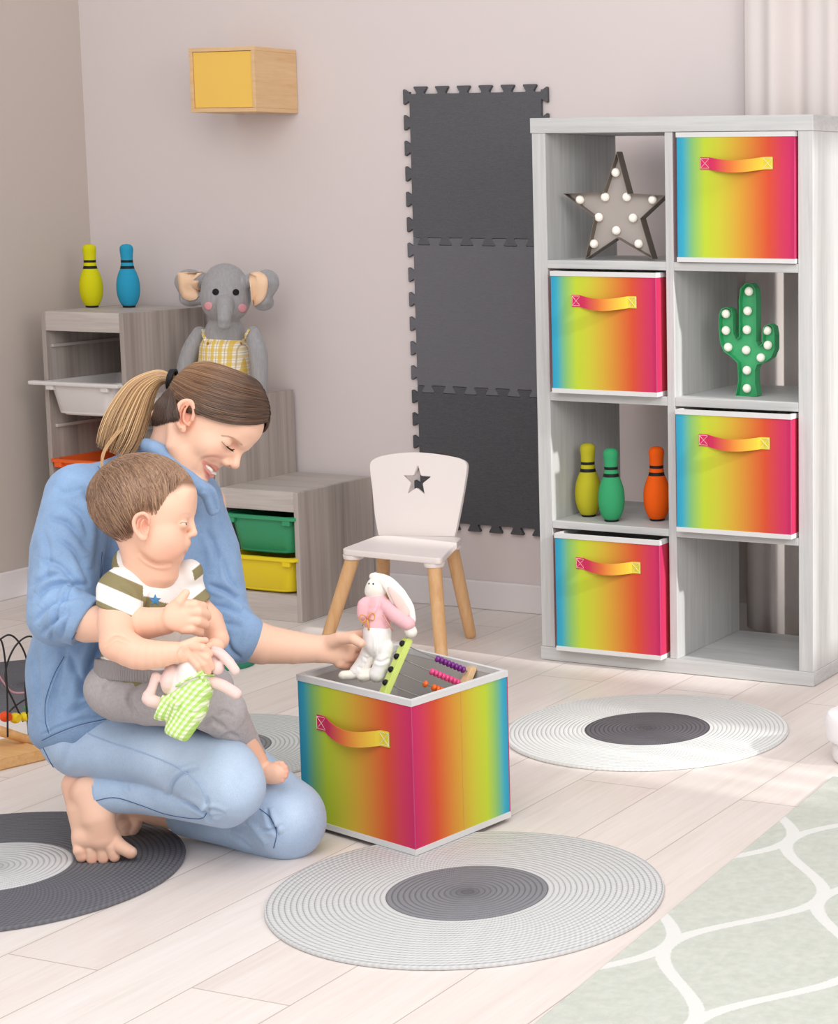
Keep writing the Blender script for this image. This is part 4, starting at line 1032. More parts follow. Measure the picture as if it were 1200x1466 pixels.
def drape(tree, pts, lift=.0006, n=8):
    P = []
    for q in catmull([np.array((*p, 0.)) for p in pts], n):
        r_ = nrm(ray(q[0], q[1])); h_ = tree.ray_cast(Vector(tuple(CC)), Vector(tuple(r_)))
        if h_[0] is not None: P.append(np.array(h_[0])+np.array(h_[1])*lift)
    return P
tW = bvh(body_w)
for i in range(1000):
    a = rng.random(); j = rng.uniform(-3, 5); tt_ = rng.uniform(0, .35)
    P = drape(tW, [(218+37*a+rng.uniform(-2, 2), 607-8*a+j), (223+31*a, 586-2*a), (233+19*a, 568), (246+3*a, 553+rng.uniform(-4, 6))], rng.uniform(.0008, .0035), 4)
    P = [p for k, p in enumerate(P) if k == 0 or np.linalg.norm(p-P[k-1]) < .02]
    if len(P) < 5: continue
    n_ = len(P); r0 = rng.uniform(.0006, .0012); paths.append(P); rad.append([r0*min(1, .15+k/3) for k in range(n_)]); c = dark*rng.uniform(.5, 1.15)*np.array([1.08, 1, .9]); colr.append([c]*n_)
hair = strands(paths, rad, colr, 'hair', woman, hairm)
# ponytail
g0, g1, g2 = [np.array(lin(c)[:3]) for c in ('#8a6745', '#bd966a', '#dcbb8d')]
paths = []; rad = []; colr = []
cl = [(247, 543, 4.045), (228, 540, 4.05), (204, 556, 4.03), (186, 590, 4.0), (172, 625, 3.975), (160, 652, 3.95)]
wid = [6, 11, 22, 31, 33, 26]
for i in range(1100):
    u_ = rng.uniform(-1, 1); v_ = rng.uniform(-1, 1); 
    if u_*u_+v_*v_ > 1: continue
    P = []; end = rng.uniform(.80, 1.0) if u_ > -.3 else rng.uniform(.9, 1.02)
    for k, ((x, y, d), w_) in enumerate(zip(cl, wid)):
        tx = -.5 if k < 2 else -.85; nx_, ny_ = (0.1, -1) if k < 1 else ((-.35, -.94) if k < 2 else (-.86, -.5) if k < 3 else (-.93, -.37))
        P.append(at(x+nx_*u_*w_, y+ny_*u_*w_, d+v_*w_*.75*px(d)))
    P = catmull(P, 6); m = max(int(len(P)*end), 10); P = P[:m]
    r0 = rng.uniform(.0007, .0015); rad.append([r0*(1 if k < m-9 else max(.15, (m-1-k)/9)) for k in range(m)])
    w_ = rng.random()*.7+(u_+1)*.15; c = g0*(1-w_*1.4)+g1*w_*1.4 if w_ < .7 else g1*.4+g2*.6
    colr.append([(c*(.55+.45*min(1, k/8)) if u_ < 0 else c)*rng.uniform(.95, 1.05) for k in range(m)]); paths.append(P)
for i in range(14):   # thin tip lock in front of the shoulder
    o = rng.uniform(-4, 4); P = catmull([at(185+o, 600, 3.97), at(160+o*.6, 630, 3.93), at(148+o*.5, 650, 3.905), at(146+o*.3, 672, 3.885), at(149+o*.2, 690 if 0 else 680, 3.88)], 5)
    m = len(P); rad.append([.0015*(1-.8*k/m) for k in range(m)]); colr.append([g1*rng.uniform(.85, 1.1)]*m); paths.append(P)
pony = strands(paths, rad, colr, 'ponytail', woman, hairm)
tie_ = G()
for k in range(3):
    c_ = TIE+(RT*.0035*(k-1)); P = [c_+(UP*math.cos(a)*.0185+FW*math.sin(a)*.017+RT*.25*math.cos(a)*.015) for a in np.linspace(0, 2*math.pi, 20, endpoint=False)]
    tie_.tube(P, .0028, 6, closed=True)
tie_.make('hair_tie', plain('black hair tie', '#1c1a1c', .6), woman, smooth=True)

# shirt --------------------------------------------------------------
def denim(name, bs=900, v=.10, vs=25):
    m = M(name, '#ffffff', .8, .12, 0, .15)
    a = m.n('ShaderNodeAttribute', attribute_name='Col'); c = a.outputs['Color']
    c = m.mix(1., c, m.ramp(m.noise(vs, None, 5, .6), [(.3, (1-v, 1-v, 1-v, 1)), (.7, (1+v, 1+v*.9, 1+v*.7, 1))]), 'MULTIPLY')
    c = m.mix(1., c, m.ramp(m.noise(bs, m.coord((1, 1, .25)), 2), [(.3, (.90, .91, .93, 1)), (.7, (1.08, 1.07, 1.05, 1))]), 'MULTIPLY')
    m.base(c); m.bump(m.noise(bs, m.coord((1, 1, .3)), 2), .3, .0006); return m.m
SH = '#86a2c6'; shm = denim('denim shirt fabric')
D = Sculpt(.0024)
def folds(S_, lst, mode='add', k=.010):
    for pts, r in lst: S_.chain([at(*p) for p in catmull([np.array(q, float) for q in pts], 4)], [r*(.25+.75*math.sin(math.pi*min(max((i+.6)/(4*(len(pts)-1)+1.2), 0), 1))) for i in range(4*(len(pts)-1)+1)], k, None, mode)
elp(D, 175, 800, 4.07, 108, 150, 88, -12, 0, 0, .03)
elp(D, 142, 955, 4.05, 97, 135, 92, -4, 0, 0, .04)
elp(D, 138, 1020, 4.05, 90, 48, 92, 14, 0, 0, .03)
elp(D, 136, 1030, 4.05, 88, 44, 96, 16, 0, 0, .02)
chp(D, [(120, 712, 3.96, 44), (205, 688, 4.06, 42), (270, 712, 4.11, 42)], .03)
chp(D, [(112, 712, 3.94, 47), (96, 790, 3.90, 51), (86, 880, 3.855, 46)], .02)
chp(D, [(82, 876, 3.850, 42), (98, 884, 3.835, 34)], .012)
chp(D, [(99, 880, 3.832, 39), (124, 891, 3.812, 38)], .003)     # rolled cuff
chp(D, [(272, 725, 4.12, 46), (296, 790, 4.13, 46), (312, 868, 4.12, 42), (322, 892, 4.105, 40)], .02)
chp(D, [(322, 895, 4.105, 41), (343, 912, 4.095, 38)], .004)
# flatten cuff openings
D.box(at(144, 899, 3.80), (.030, .08, .075), camax(-29, 15), .002, .004, None, 'sub')
D.box(at(389, 934, 4.09), (.03, .08, .08), camax(-28, 0), .002, .004, None, 'sub')
elp(D, 228, 668, 4.04, 37, 34, 42, -30, 0, 0, .012)                # collar stand
D.ell(at(243, 652, 4.02), np.array((36, 46, 40))*px(4), camax(-35), .004, None, 'sub')
D.ell(at(288, 668, 3.99), np.array((34, 44, 40))*px(4), camax(-35), .006, None, 'sub')
D.chain([at(*p) for p in ((306, 728, 4.0), (299, 706, 3.985), (283, 694, 3.97), (250, 662, 3.95), (220, 641, 3.965), (192, 638, 4.01), (178, 648, 4.06))], [q*px(4) for q in (9, 11, 11, 11, 11, 10, 9)], .006, None, 'add', 3)
DC = [([(72, 742), (100, 752), (130, 792)], 5, .006), ([(60, 800), (88, 812), (120, 850)], 5, .006), ([(82, 770), (108, 792), (128, 838)], 4, .005),
      ([(50, 862), (76, 838), (124, 838)], 4.5, .008), ([(50, 890), (74, 866), (118, 852)], 4, .007), ([(60, 908), (80, 888), (100, 872)], 4, .006),
      ([(120, 700), (142, 745), (138, 815)], 6, .010), ([(96, 722), (118, 740), (126, 775)], 5, .005), ([(62, 760), (70, 790), (66, 830)], 5, .004),
      ([(150, 905), (132, 950), (110, 1015)], 6, .010), ([(95, 930), (80, 985), (70, 1035)], 5, .006), ([(165, 1002), (130, 1006), (95, 1022)], 4, .008), ([(100, 935), (120, 985), (118, 1010)], 6, .006),
      ([(318, 798), (328, 828), (345, 848)], 4, .006), ([(300, 838), (322, 846), (352, 866)], 4, .008), ([(298, 866), (325, 870), (356, 884)], 4, .007), ([(296, 760), (310, 790), (312, 820)], 5, .006), ([(305, 895), (325, 893), (345, 896)], 4, .005),
      ([(108, 836), (92, 858), (79, 885), (74, 916)], 2.6, .007), ([(136, 862), (124, 886), (104, 916)], 1.6, .0018),
      ([(60, 1052), (85, 1040), (120, 1028), (180, 1016)], 2, .0035), ([(50, 930), (55, 980), (58, 1020)], 6, .005), ([(190, 668), (175, 690), (165, 730)], 4, .004), ([(300, 700), (312, 730), (318, 770)], 5, .006), ([(322, 905), (330, 930), (345, 942)], 4, .005), ([(80, 700), (95, 705), (118, 700)], 4, .003), ([(46, 840), (70, 825), (100, 824)], 4, .006), ([(88, 915), (92, 895), (100, 878)], 3.5, .006)]
D.paint(at(335, 930, 4.08), .05, '#5d7dab', str_=.0)
def fade_shirt(V, col, Fq):
    c = np.array(lin('#93b4dc')[:3])
    for (x, y, d, r) in ((90, 700, 3.85, .12), (80, 860, 3.80, .10), (330, 860, 4.05, .12), (310, 760, 4.05, .10), (110, 960, 3.95, .10)):
        q = np.linalg.norm(V-at(x, y, d), axis=1)/r; w_ = np.clip(1-q, 0, 1)[:, None]*.7; col = col*(1-w_)+c*w_
    return creases(DC)(V, col, Fq)
shirt = D.mesh('shirt', shm, woman, SH, smooth=2, post=fade_shirt)
# collar flaps, seams, hem
seamd = plain('dark denim seam', '#46638c', .8); seaml = plain('pale denim stitching', '#a7c0df', .8)
# raycast helper: drop photo-space polylines on a mesh
from mathutils.bvhtree import BVHTree
def bvh(o):
    me = o.data; off = Vector(tuple(OFF[o.name]))
    return BVHTree.FromPolygons([v.co+off for v in me.vertices], [tuple(p.vertices) for p in me.polygons])
def drape(tree, pts, lift=.0006, n=8):
    P = []
    for q in catmull([np.array((*p, 0.)) for p in pts], n):
        r_ = nrm(ray(q[0], q[1])); h_ = tree.ray_cast(Vector(tuple(CC)), Vector(tuple(r_)))
        if h_[0] is not None: P.append(np.array(h_[0])+np.array(h_[1])*lift)
    return P
tS = bvh(shirt)
def seam(tree, pts, parent, mat, r=.0009, nm='seam'):
    P = drape(tree, pts)
    # split at depth jumps
    run = [P[0]]
    for p in P[1:]:
        if np.linalg.norm(p-run[-1]) > .03: break
        run.append(p)
    if len(run) > 2: G().tube(run, r, 6).make(nm, mat, parent, smooth=True)
for s_ in ([(60, 1060), (85, 1048), (120, 1036), (180, 1024)], [(137, 860), (122, 884), (103, 915)], [(140, 668), (158, 690), (170, 712), (175, 740)], [(150, 672), (175, 660), (200, 648)], [(92, 940), (78, 965), (66, 1000), (65, 1030), (70, 1050)], [(146, 790), (143, 830), (141, 880)]):
    seam(tS, s_, shirt, seamd, .0006)
    seam(tS, [(x+3, y+1) for x, y in s_], shirt, seaml, .0006)

# jeans --------------------------------------------------------------
JN = '#abc1dc'; jm = denim('light denim jeans', 1000, .07, 18)
J = Sculpt(.0024)
chp(J, [(325, 1144, 3.90, 42), (250, 1136, 3.93, 36), (196, 1136, 3.955, 29), (140, 1137, 3.970, 27)], .006)
J.box(at(111, 1138, 3.97), (.024, .06, .06), camax(4, 0), .002, .003, None, 'sub')
elp(J, 135, 1042, 4.05, 76, 58, 88, 0, 0, 0, .003)
chp(J, [(132, 1058, 4.01, 59), (225, 1078, 3.935, 48), (318, 1108, 3.88, 53)], .004)
elp(J, 240, 1066, 3.95, 70, 30, 45, -12, 0, 0, .03)
elp(J, 332, 1124, 3.875, 47, 52, 50, 20, 0, 0, .012)
elp(J, 108, 1068, 4.03, 50, 40, 70, -35, 0, 0, .02)
chp(J, [(170, 1050, 4.10, 56), (330, 1105, 4.05, 54), (410, 1165, 4.02, 50)], .03)
elp(J, 415, 1180, 4.02, 50, 52, 46, -20, 0, 0, .02)
chp(J, [(400, 1192, 4.04, 42), (330, 1176, 4.08, 36), (270, 1166, 4.11, 32)], .008)
JC = [([(308, 1180), (296, 1164), (275, 1152), (258, 1144)], 3.2, .006), ([(282, 1100), (258, 1110), (247, 1124), (246, 1138)], 3, .006), ([(322, 1166), (304, 1158), (285, 1162)], 2.6, .004),
      ([(296, 1140), (300, 1160), (300, 1176)], 2.6, .004), ([(275, 1153), (300, 1164), (318, 1168)], 2.4, .003), ([(182, 1124), (184, 1134)], 2.2, .003), ([(120, 1045), (100, 1070), (92, 1098)], 6, .004),
      ([(398, 1196), (386, 1172), (382, 1158)], 3, .007), ([(376, 1212), (362, 1192), (350, 1182)], 3, .006), ([(404, 1180), (390, 1188), (372, 1186)], 2.6, .005), ([(360, 1215), (342, 1200), (330, 1196)], 3, .004)]
def knee_fade(V, col, Fq):
    c = np.array(lin('#c9dcf2')[:3])
    for (x, y, d, r) in ((330, 1105, 3.83, .10), (250, 1070, 3.87, .09), (420, 1165, 3.96, .05)):
        q = np.linalg.norm(V-at(x, y, d), axis=1)/r; w_ = np.clip(1-q, 0, 1)[:, None]*.75; col = col*(1-w_)+c*w_
    return creases(JC)(V, col, Fq)
jeans = J.mesh('jeans', jm, woman, JN, smooth=2, post=knee_fade)
tJ = bvh(jeans)
seam(tJ, [(108, 1042), (150, 1060), (200, 1076), (245, 1094), (275, 1112), (290, 1130), (296, 1150)], jeans, seaml, .0011)
seam(tJ, [(58, 1062), (72, 1090), (84, 1108), (95, 1116)], jeans, seamd, .0009)
seam(tJ, [(138, 1146), (165, 1142), (200, 1152), (240, 1166), (285, 1172), (296, 1164)], jeans, seamd, .0008)
seam(tJ, [(132, 1124), (134, 1140), (138, 1156)], jeans, seaml, .0008)
seam(tJ, [(372, 1158), (388, 1172), (396, 1192), (392, 1214)], jeans, seamd, .0008)
# ------------------------------------------------------------------ child on her lap
baby = thing('person', 'baby in white and olive striped bodysuit and grey trousers, sitting on the woman\'s lap', 'person', tuple(at(200, 1035, 3.86)))
BS = '#edbfa6'; BH = '#ebb9a0'; bskin = attrmat('baby skin', .45, .35, .10, .04, 500)
bd = 3.80; U_ = bd/F
Vb = vframe(205, 730)
def hb(x, y, o=0):    # o: photo pixels towards the viewer from the head's middle plane
    r_ = ray(x, y); return at(x, y, bd-o*U_)
K = Sculpt(.0016)
def ke(x, y, o, r, roll=0, k=.01, col=BS, mode='add', yaw=0): K.ell(hb(x, y, o), np.array(r)*U_, camax(roll, yaw, 0, Vb), k, col, mode)
ke(203, 717, 0, (70, 62, 56), 8, .01)
ke(237, 727, 0, (41, 42, 44), 0, .02)
ke(235, 774, 0, (30, 30, 37), 0, .02)
for s_ in (1, -1):
    ke(238, 781, 21*s_, (23, 22, 18), 0, .02)                 # round cheeks
    ke(222, 765, 30*s_, (26, 28, 14), 0, .02)
ke(266, 706, 0, (14, 20, 26), 0, .014)
ke(250, 796, 0, (11, 9, 12), 0, .012)
ke(290, 749, 0, (14, 9, 34), 0, .012, BS, 'sub')
ke(283, 796, 0, (14, 5, 30), 20, .008, BS, 'sub')
# nose, lips, eyes
K.chain([hb(271, 738), hb(275, 752), hb(277.5, 762)], [x*U_ for x in (4, 4.4, 4.6)], .010, BS)
ke(276, 764, 0, (5.2, 4.6, 5.5), 0, .005)
for s_ in (1, -1):
    ke(271, 766, 5*s_, (4.5, 3.6, 3.4), 0, .004)
    ke(275, 769.5, 3.2*s_, (2.2, 1.2, 1.6), 0, .0015, '#b06a55', 'sub')
ke(262.5, 778, 0, (9.5, 10, 13), 0, .010)
K.chain([hb(261, 783, 10), hb(267.5, 779, 6), hb(271, 777, 0), hb(267.5, 779, -6), hb(261, 783, -10)], [x*U_ for x in (1, 1.8, 2.2, 1.8, 1)], .005, '#e5a191', 'add', 3)
K.chain([hb(260.5, 785, 9), hb(264, 787.5, 5), hb(265.5, 788.5, 0), hb(264, 787.5, -5), hb(260.5, 785, -9)], [x*U_ for x in (1, 1.7, 2.0, 1.7, 1)], .005, '#e5a293', 'add', 3)
K.chain([hb(263, 783.5, 8), hb(272, 783.5, 0), hb(263, 783.5, -8)], [x*U_ for x in (.6, 1.1, .6)], .0015, '#8c4a40', 'sub', 3)
for s_ in (1, -1):
    ke(272, 750, 17*s_, (7, 5.5, 7), 0, .006, BS, 'sub')
    ke(261.5, 751, 18*s_, (8.5, 6.8, 9.5), 0, .0035)
# ear
E_ = lambda x, y, o: hb(x, y, 54+o)
K.ell(E_(202, 753, 1), np.array((11.5, 19, 6))*U_, camax(8, 25, 0, Vb), .006, BH)
K.ell(E_(205, 752, 7), np.array((7.5, 12.5, 6.5))*U_, camax(10, 0, 0, Vb), .003, '#d68d76', 'sub')
K.chain([E_(213, 750, 3), E_(213, 742, 6), E_(206, 735, 9), E_(196, 738, 10), E_(191.5, 748, 10), E_(195, 761, 9), E_(202, 770, 7)], [x*U_ for x in (1.8, 2.3, 2.7, 2.9, 2.9, 2.9, 2.8)], .003, BH, 'add', 3)
K.ell(E_(206, 770, 5), np.array((5, 5, 3))*U_, Vb, .005, BH)
K.chain([E_(207, 765, 5), E_(202, 758, 7), E_(203, 748, 8), E_(207, 743, 7)], [x*U_ for x in (2.2, 2, 1.8, 1.2)], .003, '#e6ab92', 'add', 3)
K.ell(hb(203, 753, -54), np.array((12, 18, 6))*U_, Vb, .006, BH)
# neck, trunk
K.chain([hb(205, 775), at(214, 818, 3.815)], [34*U_, 33*U_], .014, BS)
K.chain([hb(238, 795), at(232, 820, 3.81)], [20*U_, 24*U_], .014, BS)
chp(K, [(212, 850, 3.84, 38), (210, 900, 3.85, 42), (200, 955, 3.87, 38), (195, 985, 3.88, 32)], .02, BS)
chp(K, [(180, 845, 3.80, 22), (212, 838, 3.83, 26), (258, 842, 3.89, 20)], .02, BS)
# near arm
na = [(170, 855, 3.775, 25), (166, 890, 3.735, 26), (168, 922, 3.70, 24.5)]
chp(K, na, .012, BS)
K.chain([at(x, y, d) for x, y, d, r in [(169, 920, 3.70, 25), (195, 935, 3.69, 23), (225, 937, 3.69, 19.5), (250, 934, 3.695, 15)]], [r*3.7/F for r in (25, 23.5, 20, 15.5)], .006, BS, 'add', 3)
K.ell(at(272, 935, 3.70), np.array((22, 15, 10))*px(3.7), camax(-8), .010, BS)
hd_ = 3.69
for pts, rr in ((((278, 926), (290, 927), (300, 936)), (7.2, 6.2, 5.4)), (((284, 932), (296, 942), (303, 955)), (7, 6.2, 5.2)), (((281, 938), (292, 950), (298, 962)), (7, 6.2, 5.0)), (((275, 942), (284, 953), (290, 964)), (6.8, 5.8, 4.8))):
    K.chain([at(*pts[0], hd_+.003), at(*pts[1], hd_-.004), at(*pts[2], hd_+.006)], [q*px(hd_) for q in rr], .0025, BS)
K.chain([at(262, 925, 3.69), at(280, 917, 3.70), at(294, 917, 3.71)], [q*px(hd_) for q in (7, 5.8, 5)], .005, BS)
# far arm and hand
chp(K, [(268, 856, 3.90, 20), (300, 888, 3.86, 19), (312, 915, 3.80, 16)], .012, BS)
K.ell(at(308, 925, 3.76), np.array((13, 12, 10))*px(3.76), camax(0), .010, BS)
for (x0, y0), (x1, y1) in (((300, 925), (290, 932)), ((303, 933), (294, 942)), ((308, 938), (302, 948))):
    K.chain([at(x0, y0, 3.745), at(x1, y1, 3.725)], [6*px(3.75), 5*px(3.75)], .003, BS)
# legs inside the trousers, near foot, far foot
chp(K, [(190, 996, 3.87, 28), (298, 1005, 3.865, 26), (318, 1020, 3.88, 26), (365, 1088, 3.955, 17), (372, 1100, 3.965, 15)], .02, BS)
chp(K, [(190, 992, 3.90, 28), (300, 985, 3.94, 26), (340, 1060, 4.02, 18)], .02, BS)
ff = 3.965
K.chain([at(368, 1104, ff), at(385, 1108, ff-.01), at(400, 1105, ff-.014)], [15*px(ff), 14*px(ff), 11*px(ff)], .01, BS)
K.ell(at(395, 1107, ff-.012), np.array((13, 15, 13))*px(ff), camax(20), .01, BS)
for (x, y), r in (((403, 1094), 5.2), ((408, 1099), 4.8), ((409.5, 1105), 4.6), ((408.5, 1111), 4.4), ((404, 1117), 4.2)):
    K.chain([at(x-7, y+.5, ff-.014), at(x, y, ff-.018)], [r*px(ff), r*.95*px(ff)], .003, BS)
    K.paint(at(x+2, y, ff-.02), .009, '#e29a84', str_=.5, soft=1)
K.paint(hb(246, 783, 40), .035, '#ec9a86', str_=.45, soft=1); 
K.paint(hb(203, 752, 60), .022, '#e0917b', str_=.4, soft=1)
for x_, y_ in ((258, 738), (262, 736), (266, 735), (270, 736)): K.paint(hb(x_, y_, 20), np.array((.004, .0022, .04)), '#c08f72', A=camax(0, 0, 0, Vb), str_=.3, soft=.9)
def bscalp(V, col, Fq):
    x, y, d = topx(V); m1 = (d < 4.0) & (y < 800) & (np.linalg.norm(V-hb(200, 720), axis=1) < .12)
    line = np.interp(x, [120, 165, 190, 200, 216, 228, 240, 262, 290], [770, 773, 770, 722, 722, 730, 712, 700, 702])
    w_ = np.clip((line-y)/9, 0, 1)*m1*(np.linalg.norm(V-hb(203, 753, 60), axis=1) > .030)
    c = np.array(lin('#8a6650')[:3]); return V, col*(1-w_[:, None])+c*w_[:, None]
def bpost(V, col, Fq):
    V, col = bscalp(V, col, Fq)
    return creases([([(150, 925), (165, 912), (187, 918)], 2.0, .003), ([(262, 925), (255, 935), (256, 948)], 1.8, .0015), ([(200, 790), (213, 801), (228, 807), (246, 806)], 2.6, .0045)])(V, col, Fq)
K.mesh('body', bskin, baby, BS, smooth=4, post=bpost)
# eye
tB = bvh([o for o in baby.children if o.name.startswith('body')][0])
def onsurf(tree, x, y, lift=.0):
    r_ = nrm(ray(x, y)); h_ = tree.ray_cast(Vector(tuple(CC)), Vector(tuple(r_))); return np.array(h_[0])+np.array(h_[1])*lift
P = drape(tB, [(257.5, 749.5), (263, 748), (269.5, 749)], .0002, 5)
G().tube(P, [.0003]+[.0006]*(len(P)-2)+[.0003], 6).make('eyelashes', plain('soft brown lashes', '#7a5a4a', .6), baby, smooth=True)
ey = onsurf(tB, 266, 750.4)
G().sphere(ey+nrm(ray(266, 751))*.0008, (.0036, .0009, .0022)).make('eye', plain('grey blue iris', '#5a646c', .2, .6), baby, smooth=True)
# hair strands
paths = []; rad = []; colr = []
hbd, hbm, hbl = [np.array(lin(c)[:3]) for c in ('#684a37', '#8d6a52', '#b08d6e')]
crown = np.array([-.55, .75, -.25]); KC = hb(203, 717); KR = np.array((74, 66.5, 60))*U_; KA = camax(8, 0, 0, Vb)
def kf(q, s_=1.): q = q/np.linalg.norm(q)*s_; return KC+(q*KR)@KA
def kt(x, y):   # visible surface direction at a photo pixel
    r_ = nrm(ray(x, y)); o = (CC-KC)@KA.T/KR; dd = r_@KA.T/KR; a = dd@dd; b = o@dd; c = o@o-1; disc = b*b-a*c
    if disc < 0: return None
    return o+dd*((-b-math.sqrt(disc))/a)
crown = nrm(crown)
hl_ = [(132, 735), (140, 752), (155, 765), (172, 775), (188, 768), (193, 745), (198, 733), (210, 730), (222, 738), (232, 728), (240, 714), (252, 703), (262, 700), (270, 706), (276, 712)]
hd2 = [kt(*p) for p in hl_]; hd2 = [h for h in hd2 if h is not None]
for i in range(3600):
    if rng.random() < .8:
        j = rng.random()*(len(hd2)-1.001); k = int(j); e_ = nrm(hd2[k]*(1-(j-k))+hd2[k+1]*(j-k)); f_ = j/(len(hd2)-1)
    else:
        a = rng.uniform(0, 1); e_ = nrm([-.9+1.9*a, -.35+.55*a, -.6+.2*math.sin(a*6)]); f_ = a
        if e_[2] > 0: continue
    s0_ = nrm(crown+np.array([rng.gauss(0, .10) for _ in range(3)])); t0 = rng.uniform(0, .65); t1 = min(t0+rng.uniform(.3, .55), 1.03)
    P = []; sw = rng.uniform(-.10, .10); ph = rng.uniform(0, 6)
    side = np.cross(s0_, e_); side = side/(np.linalg.norm(side)+1e-6)
    for k in range(8):
        t = t0+(t1-t0)*k/7; q = s0_*(1-t)+e_*t+side*(.22*math.sin(math.pi*t)+sw*math.sin(t*5+ph)*.5)
        P.append(kf(q, 1.0+.025*math.sin(math.pi*k/7)+rng.uniform(-.003, .003)+.015*(t0 < .2)))
    n_ = 8; r0 = rng.uniform(.0004, .0009); paths.append(P); rad.append([r0*(1-.75*(k/7)**2) for k in range(8)])
    w_ = rng.random(); c = hbd*(1-w_*2)+hbm*w_*2 if w_ < .5 else hbm*(2-2*w_)+hbl*(2*w_-1)
    c = c*(1-.25*(1-f_))+hbl*.12*f_
    colr.append([c]*8)
strands(paths, rad, colr, 'hair', baby, hairm)
# bodysuit -----------------------------------------------------------
bm_ = M('striped jersey', '#ffffff', .85, .1); at_ = bm_.n('ShaderNodeAttribute', attribute_name='Col'); bm_.base(at_.outputs['Color']); bm_.bump(bm_.noise(900, None, 2), .2, .0006)
T = Sculpt(.0016)
chp(T, [(212, 850, 3.84, 47), (208, 900, 3.85, 51), (194, 955, 3.86, 49), (192, 970, 3.86, 40)], .02)
elp(T, 184, 812, 3.84, 22, 28, 36, 20, 0, 0, .02)
elp(T, 270, 822, 3.87, 20, 22, 26, -20, 0, 0, .02)
chp(T, [(180, 842, 3.80, 29), (212, 832, 3.83, 30), (262, 842, 3.89, 24)], .02)
chp(T, [(172, 846, 3.785, 33), (170, 878, 3.75, 31)], .014)
chp(T, [(262, 845, 3.89, 27), (280, 868, 3.87, 25)], .014)
T.box(at(163, 898, 3.73), (.06, .024, .08), camax(-22, 0), .002, .003, None, 'sub')
T.box(at(292, 884, 3.86), (.05, .020, .06), camax(42, 0), .002, .003, None, 'sub')
T.ell(at(222, 797, 3.79), np.array((40, 29, 50))*U_, camax(-38, 0, 0, Vb), .004, None, 'sub')
T.ell(at(243, 832, 3.77), np.array((23, 20, 30))*U_, camax(-20, 0, 0, Vb), .006, None, 'sub')
def stripes(V, col, Fq):
    V, col = creases([([(205, 868), (190, 850), (172, 838)], 3, .003), ([(225, 905), (240, 890), (262, 880)], 4, .005), ([(215, 850), (208, 880), (205, 905)], 3.5, .005), ([(150, 915), (158, 935), (175, 950)], 4, .004), ([(235, 868), (250, 872), (268, 868)], 3, .003)])(V, col, Fq)
    x, y, d = topx(V); ol = np.array(lin('#8d8462')[:3]); wh = np.array(lin('#f3f1ee')[:3])
    # torso stripes follow the body; sleeve stripes follow the arm
    tors = y-.10*(x-200)+4*np.sin((x-150)/26.)
    sb = lambda v, lo, hi, w_=1.1: np.clip((v-lo)/w_+.5, 0, 1)*np.clip((hi-v)/w_+.5, 0, 1)
    tm_ = (tors-822) % 62; mt_ = sb(tm_, 34, 61.5)
    a = np.array([170, 840.]); b = np.array([160, 884.]); ba = (b-a)/np.linalg.norm(b-a); t = (x-a[0])*ba[0]+(y-a[1])*ba[1]+.34*(x-170)*-.6
    sl = (x < 205) & (y > 812) & (y < 905) & (d < 3.80); ms = np.maximum(sb(t, 32, 99), sb(t, -16, 6))
    fs = (x > 262) & (y < 892); t2 = (x-258)*.62+(y-838)*.78; mf = np.maximum(sb(t2, 26, 99), sb(t2, -6, 8))
    mm = np.where(sl, ms, np.where(fs, mf, mt_)); cc = wh*(1-mm[:, None])+ol*mm[:, None]
    # white neckband
    e1 = np.minimum(np.abs(np.hypot((x-216)/40., (y-814)/33.)-1.0), np.abs(np.hypot((x-242)/27., (y-832)/24.)-1.0))
    nb = (np.abs(np.hypot((x-243)/30., (y-832)/27.)) < 1.18) | (np.abs(np.hypot((x-219)/46., (y-797)/35.)) < 1.13)
    cc = np.where((nb & (y > 780))[:, None], wh, cc)
    return V, cc
suit = T.mesh('bodysuit', bm_.m, baby, '#f3f1ee', smooth=2, post=stripes)
tT = bvh(suit)
st_ = [(222+9*math.sin(k*math.pi/5)*(1 if k % 2 == 0 else .42), 859-9*math.cos(k*math.pi/5)*(1 if k % 2 == 0 else .42)) for k in range(10)]
sp = [onsurf(tT, *p, lift=.0012) for p in st_]; ctr = onsurf(tT, 222, 859, .0016)
mk('star_patch', sp+[ctr], [(i, (i+1) % 10, 10) for i in range(10)], plain('blue star print', '#4a8fc0', .7), suit)
# trousers -----------------------------------------------------------
pm = M('grey marl jersey', '#ffffff', .9, .1); ap_ = pm.n('ShaderNodeAttribute', attribute_name='Col')
cc = pm.mix(1., ap_.outputs['Color'], pm.ramp(pm.noise(160, pm.coord((1, 1, 1)), 5, .7), [(.3, (.86, .86, .86, 1)), (.7, (1.06, 1.06, 1.06, 1))]), 'MULTIPLY'); pm.base(cc); pm.bump(pm.noise(700, None, 2), .25, .0008)
T = Sculpt(.0022)
chp(T, [(178, 985, 3.86, 48), (215, 995, 3.86, 44), (290, 1006, 3.855, 37), (318, 1020, 3.87, 35), (345, 1060, 3.935, 25), (358, 1082, 3.955, 22)], .02)
elp(T, 172, 985, 3.87, 50, 42, 55, 0, 0, 0, .02)
chp(T, [(190, 985, 3.92, 40), (300, 985, 3.95, 34), (335, 1060, 4.01, 24)], .02)
T.box(at(379, 1108, 3.97), (.025, .06, .06), camax(-50), .002, .003, None, 'sub')
T.box(at(190, 930, 3.86), (.12, .035, .12), camax(-3), .002, .004, None, 'sub')
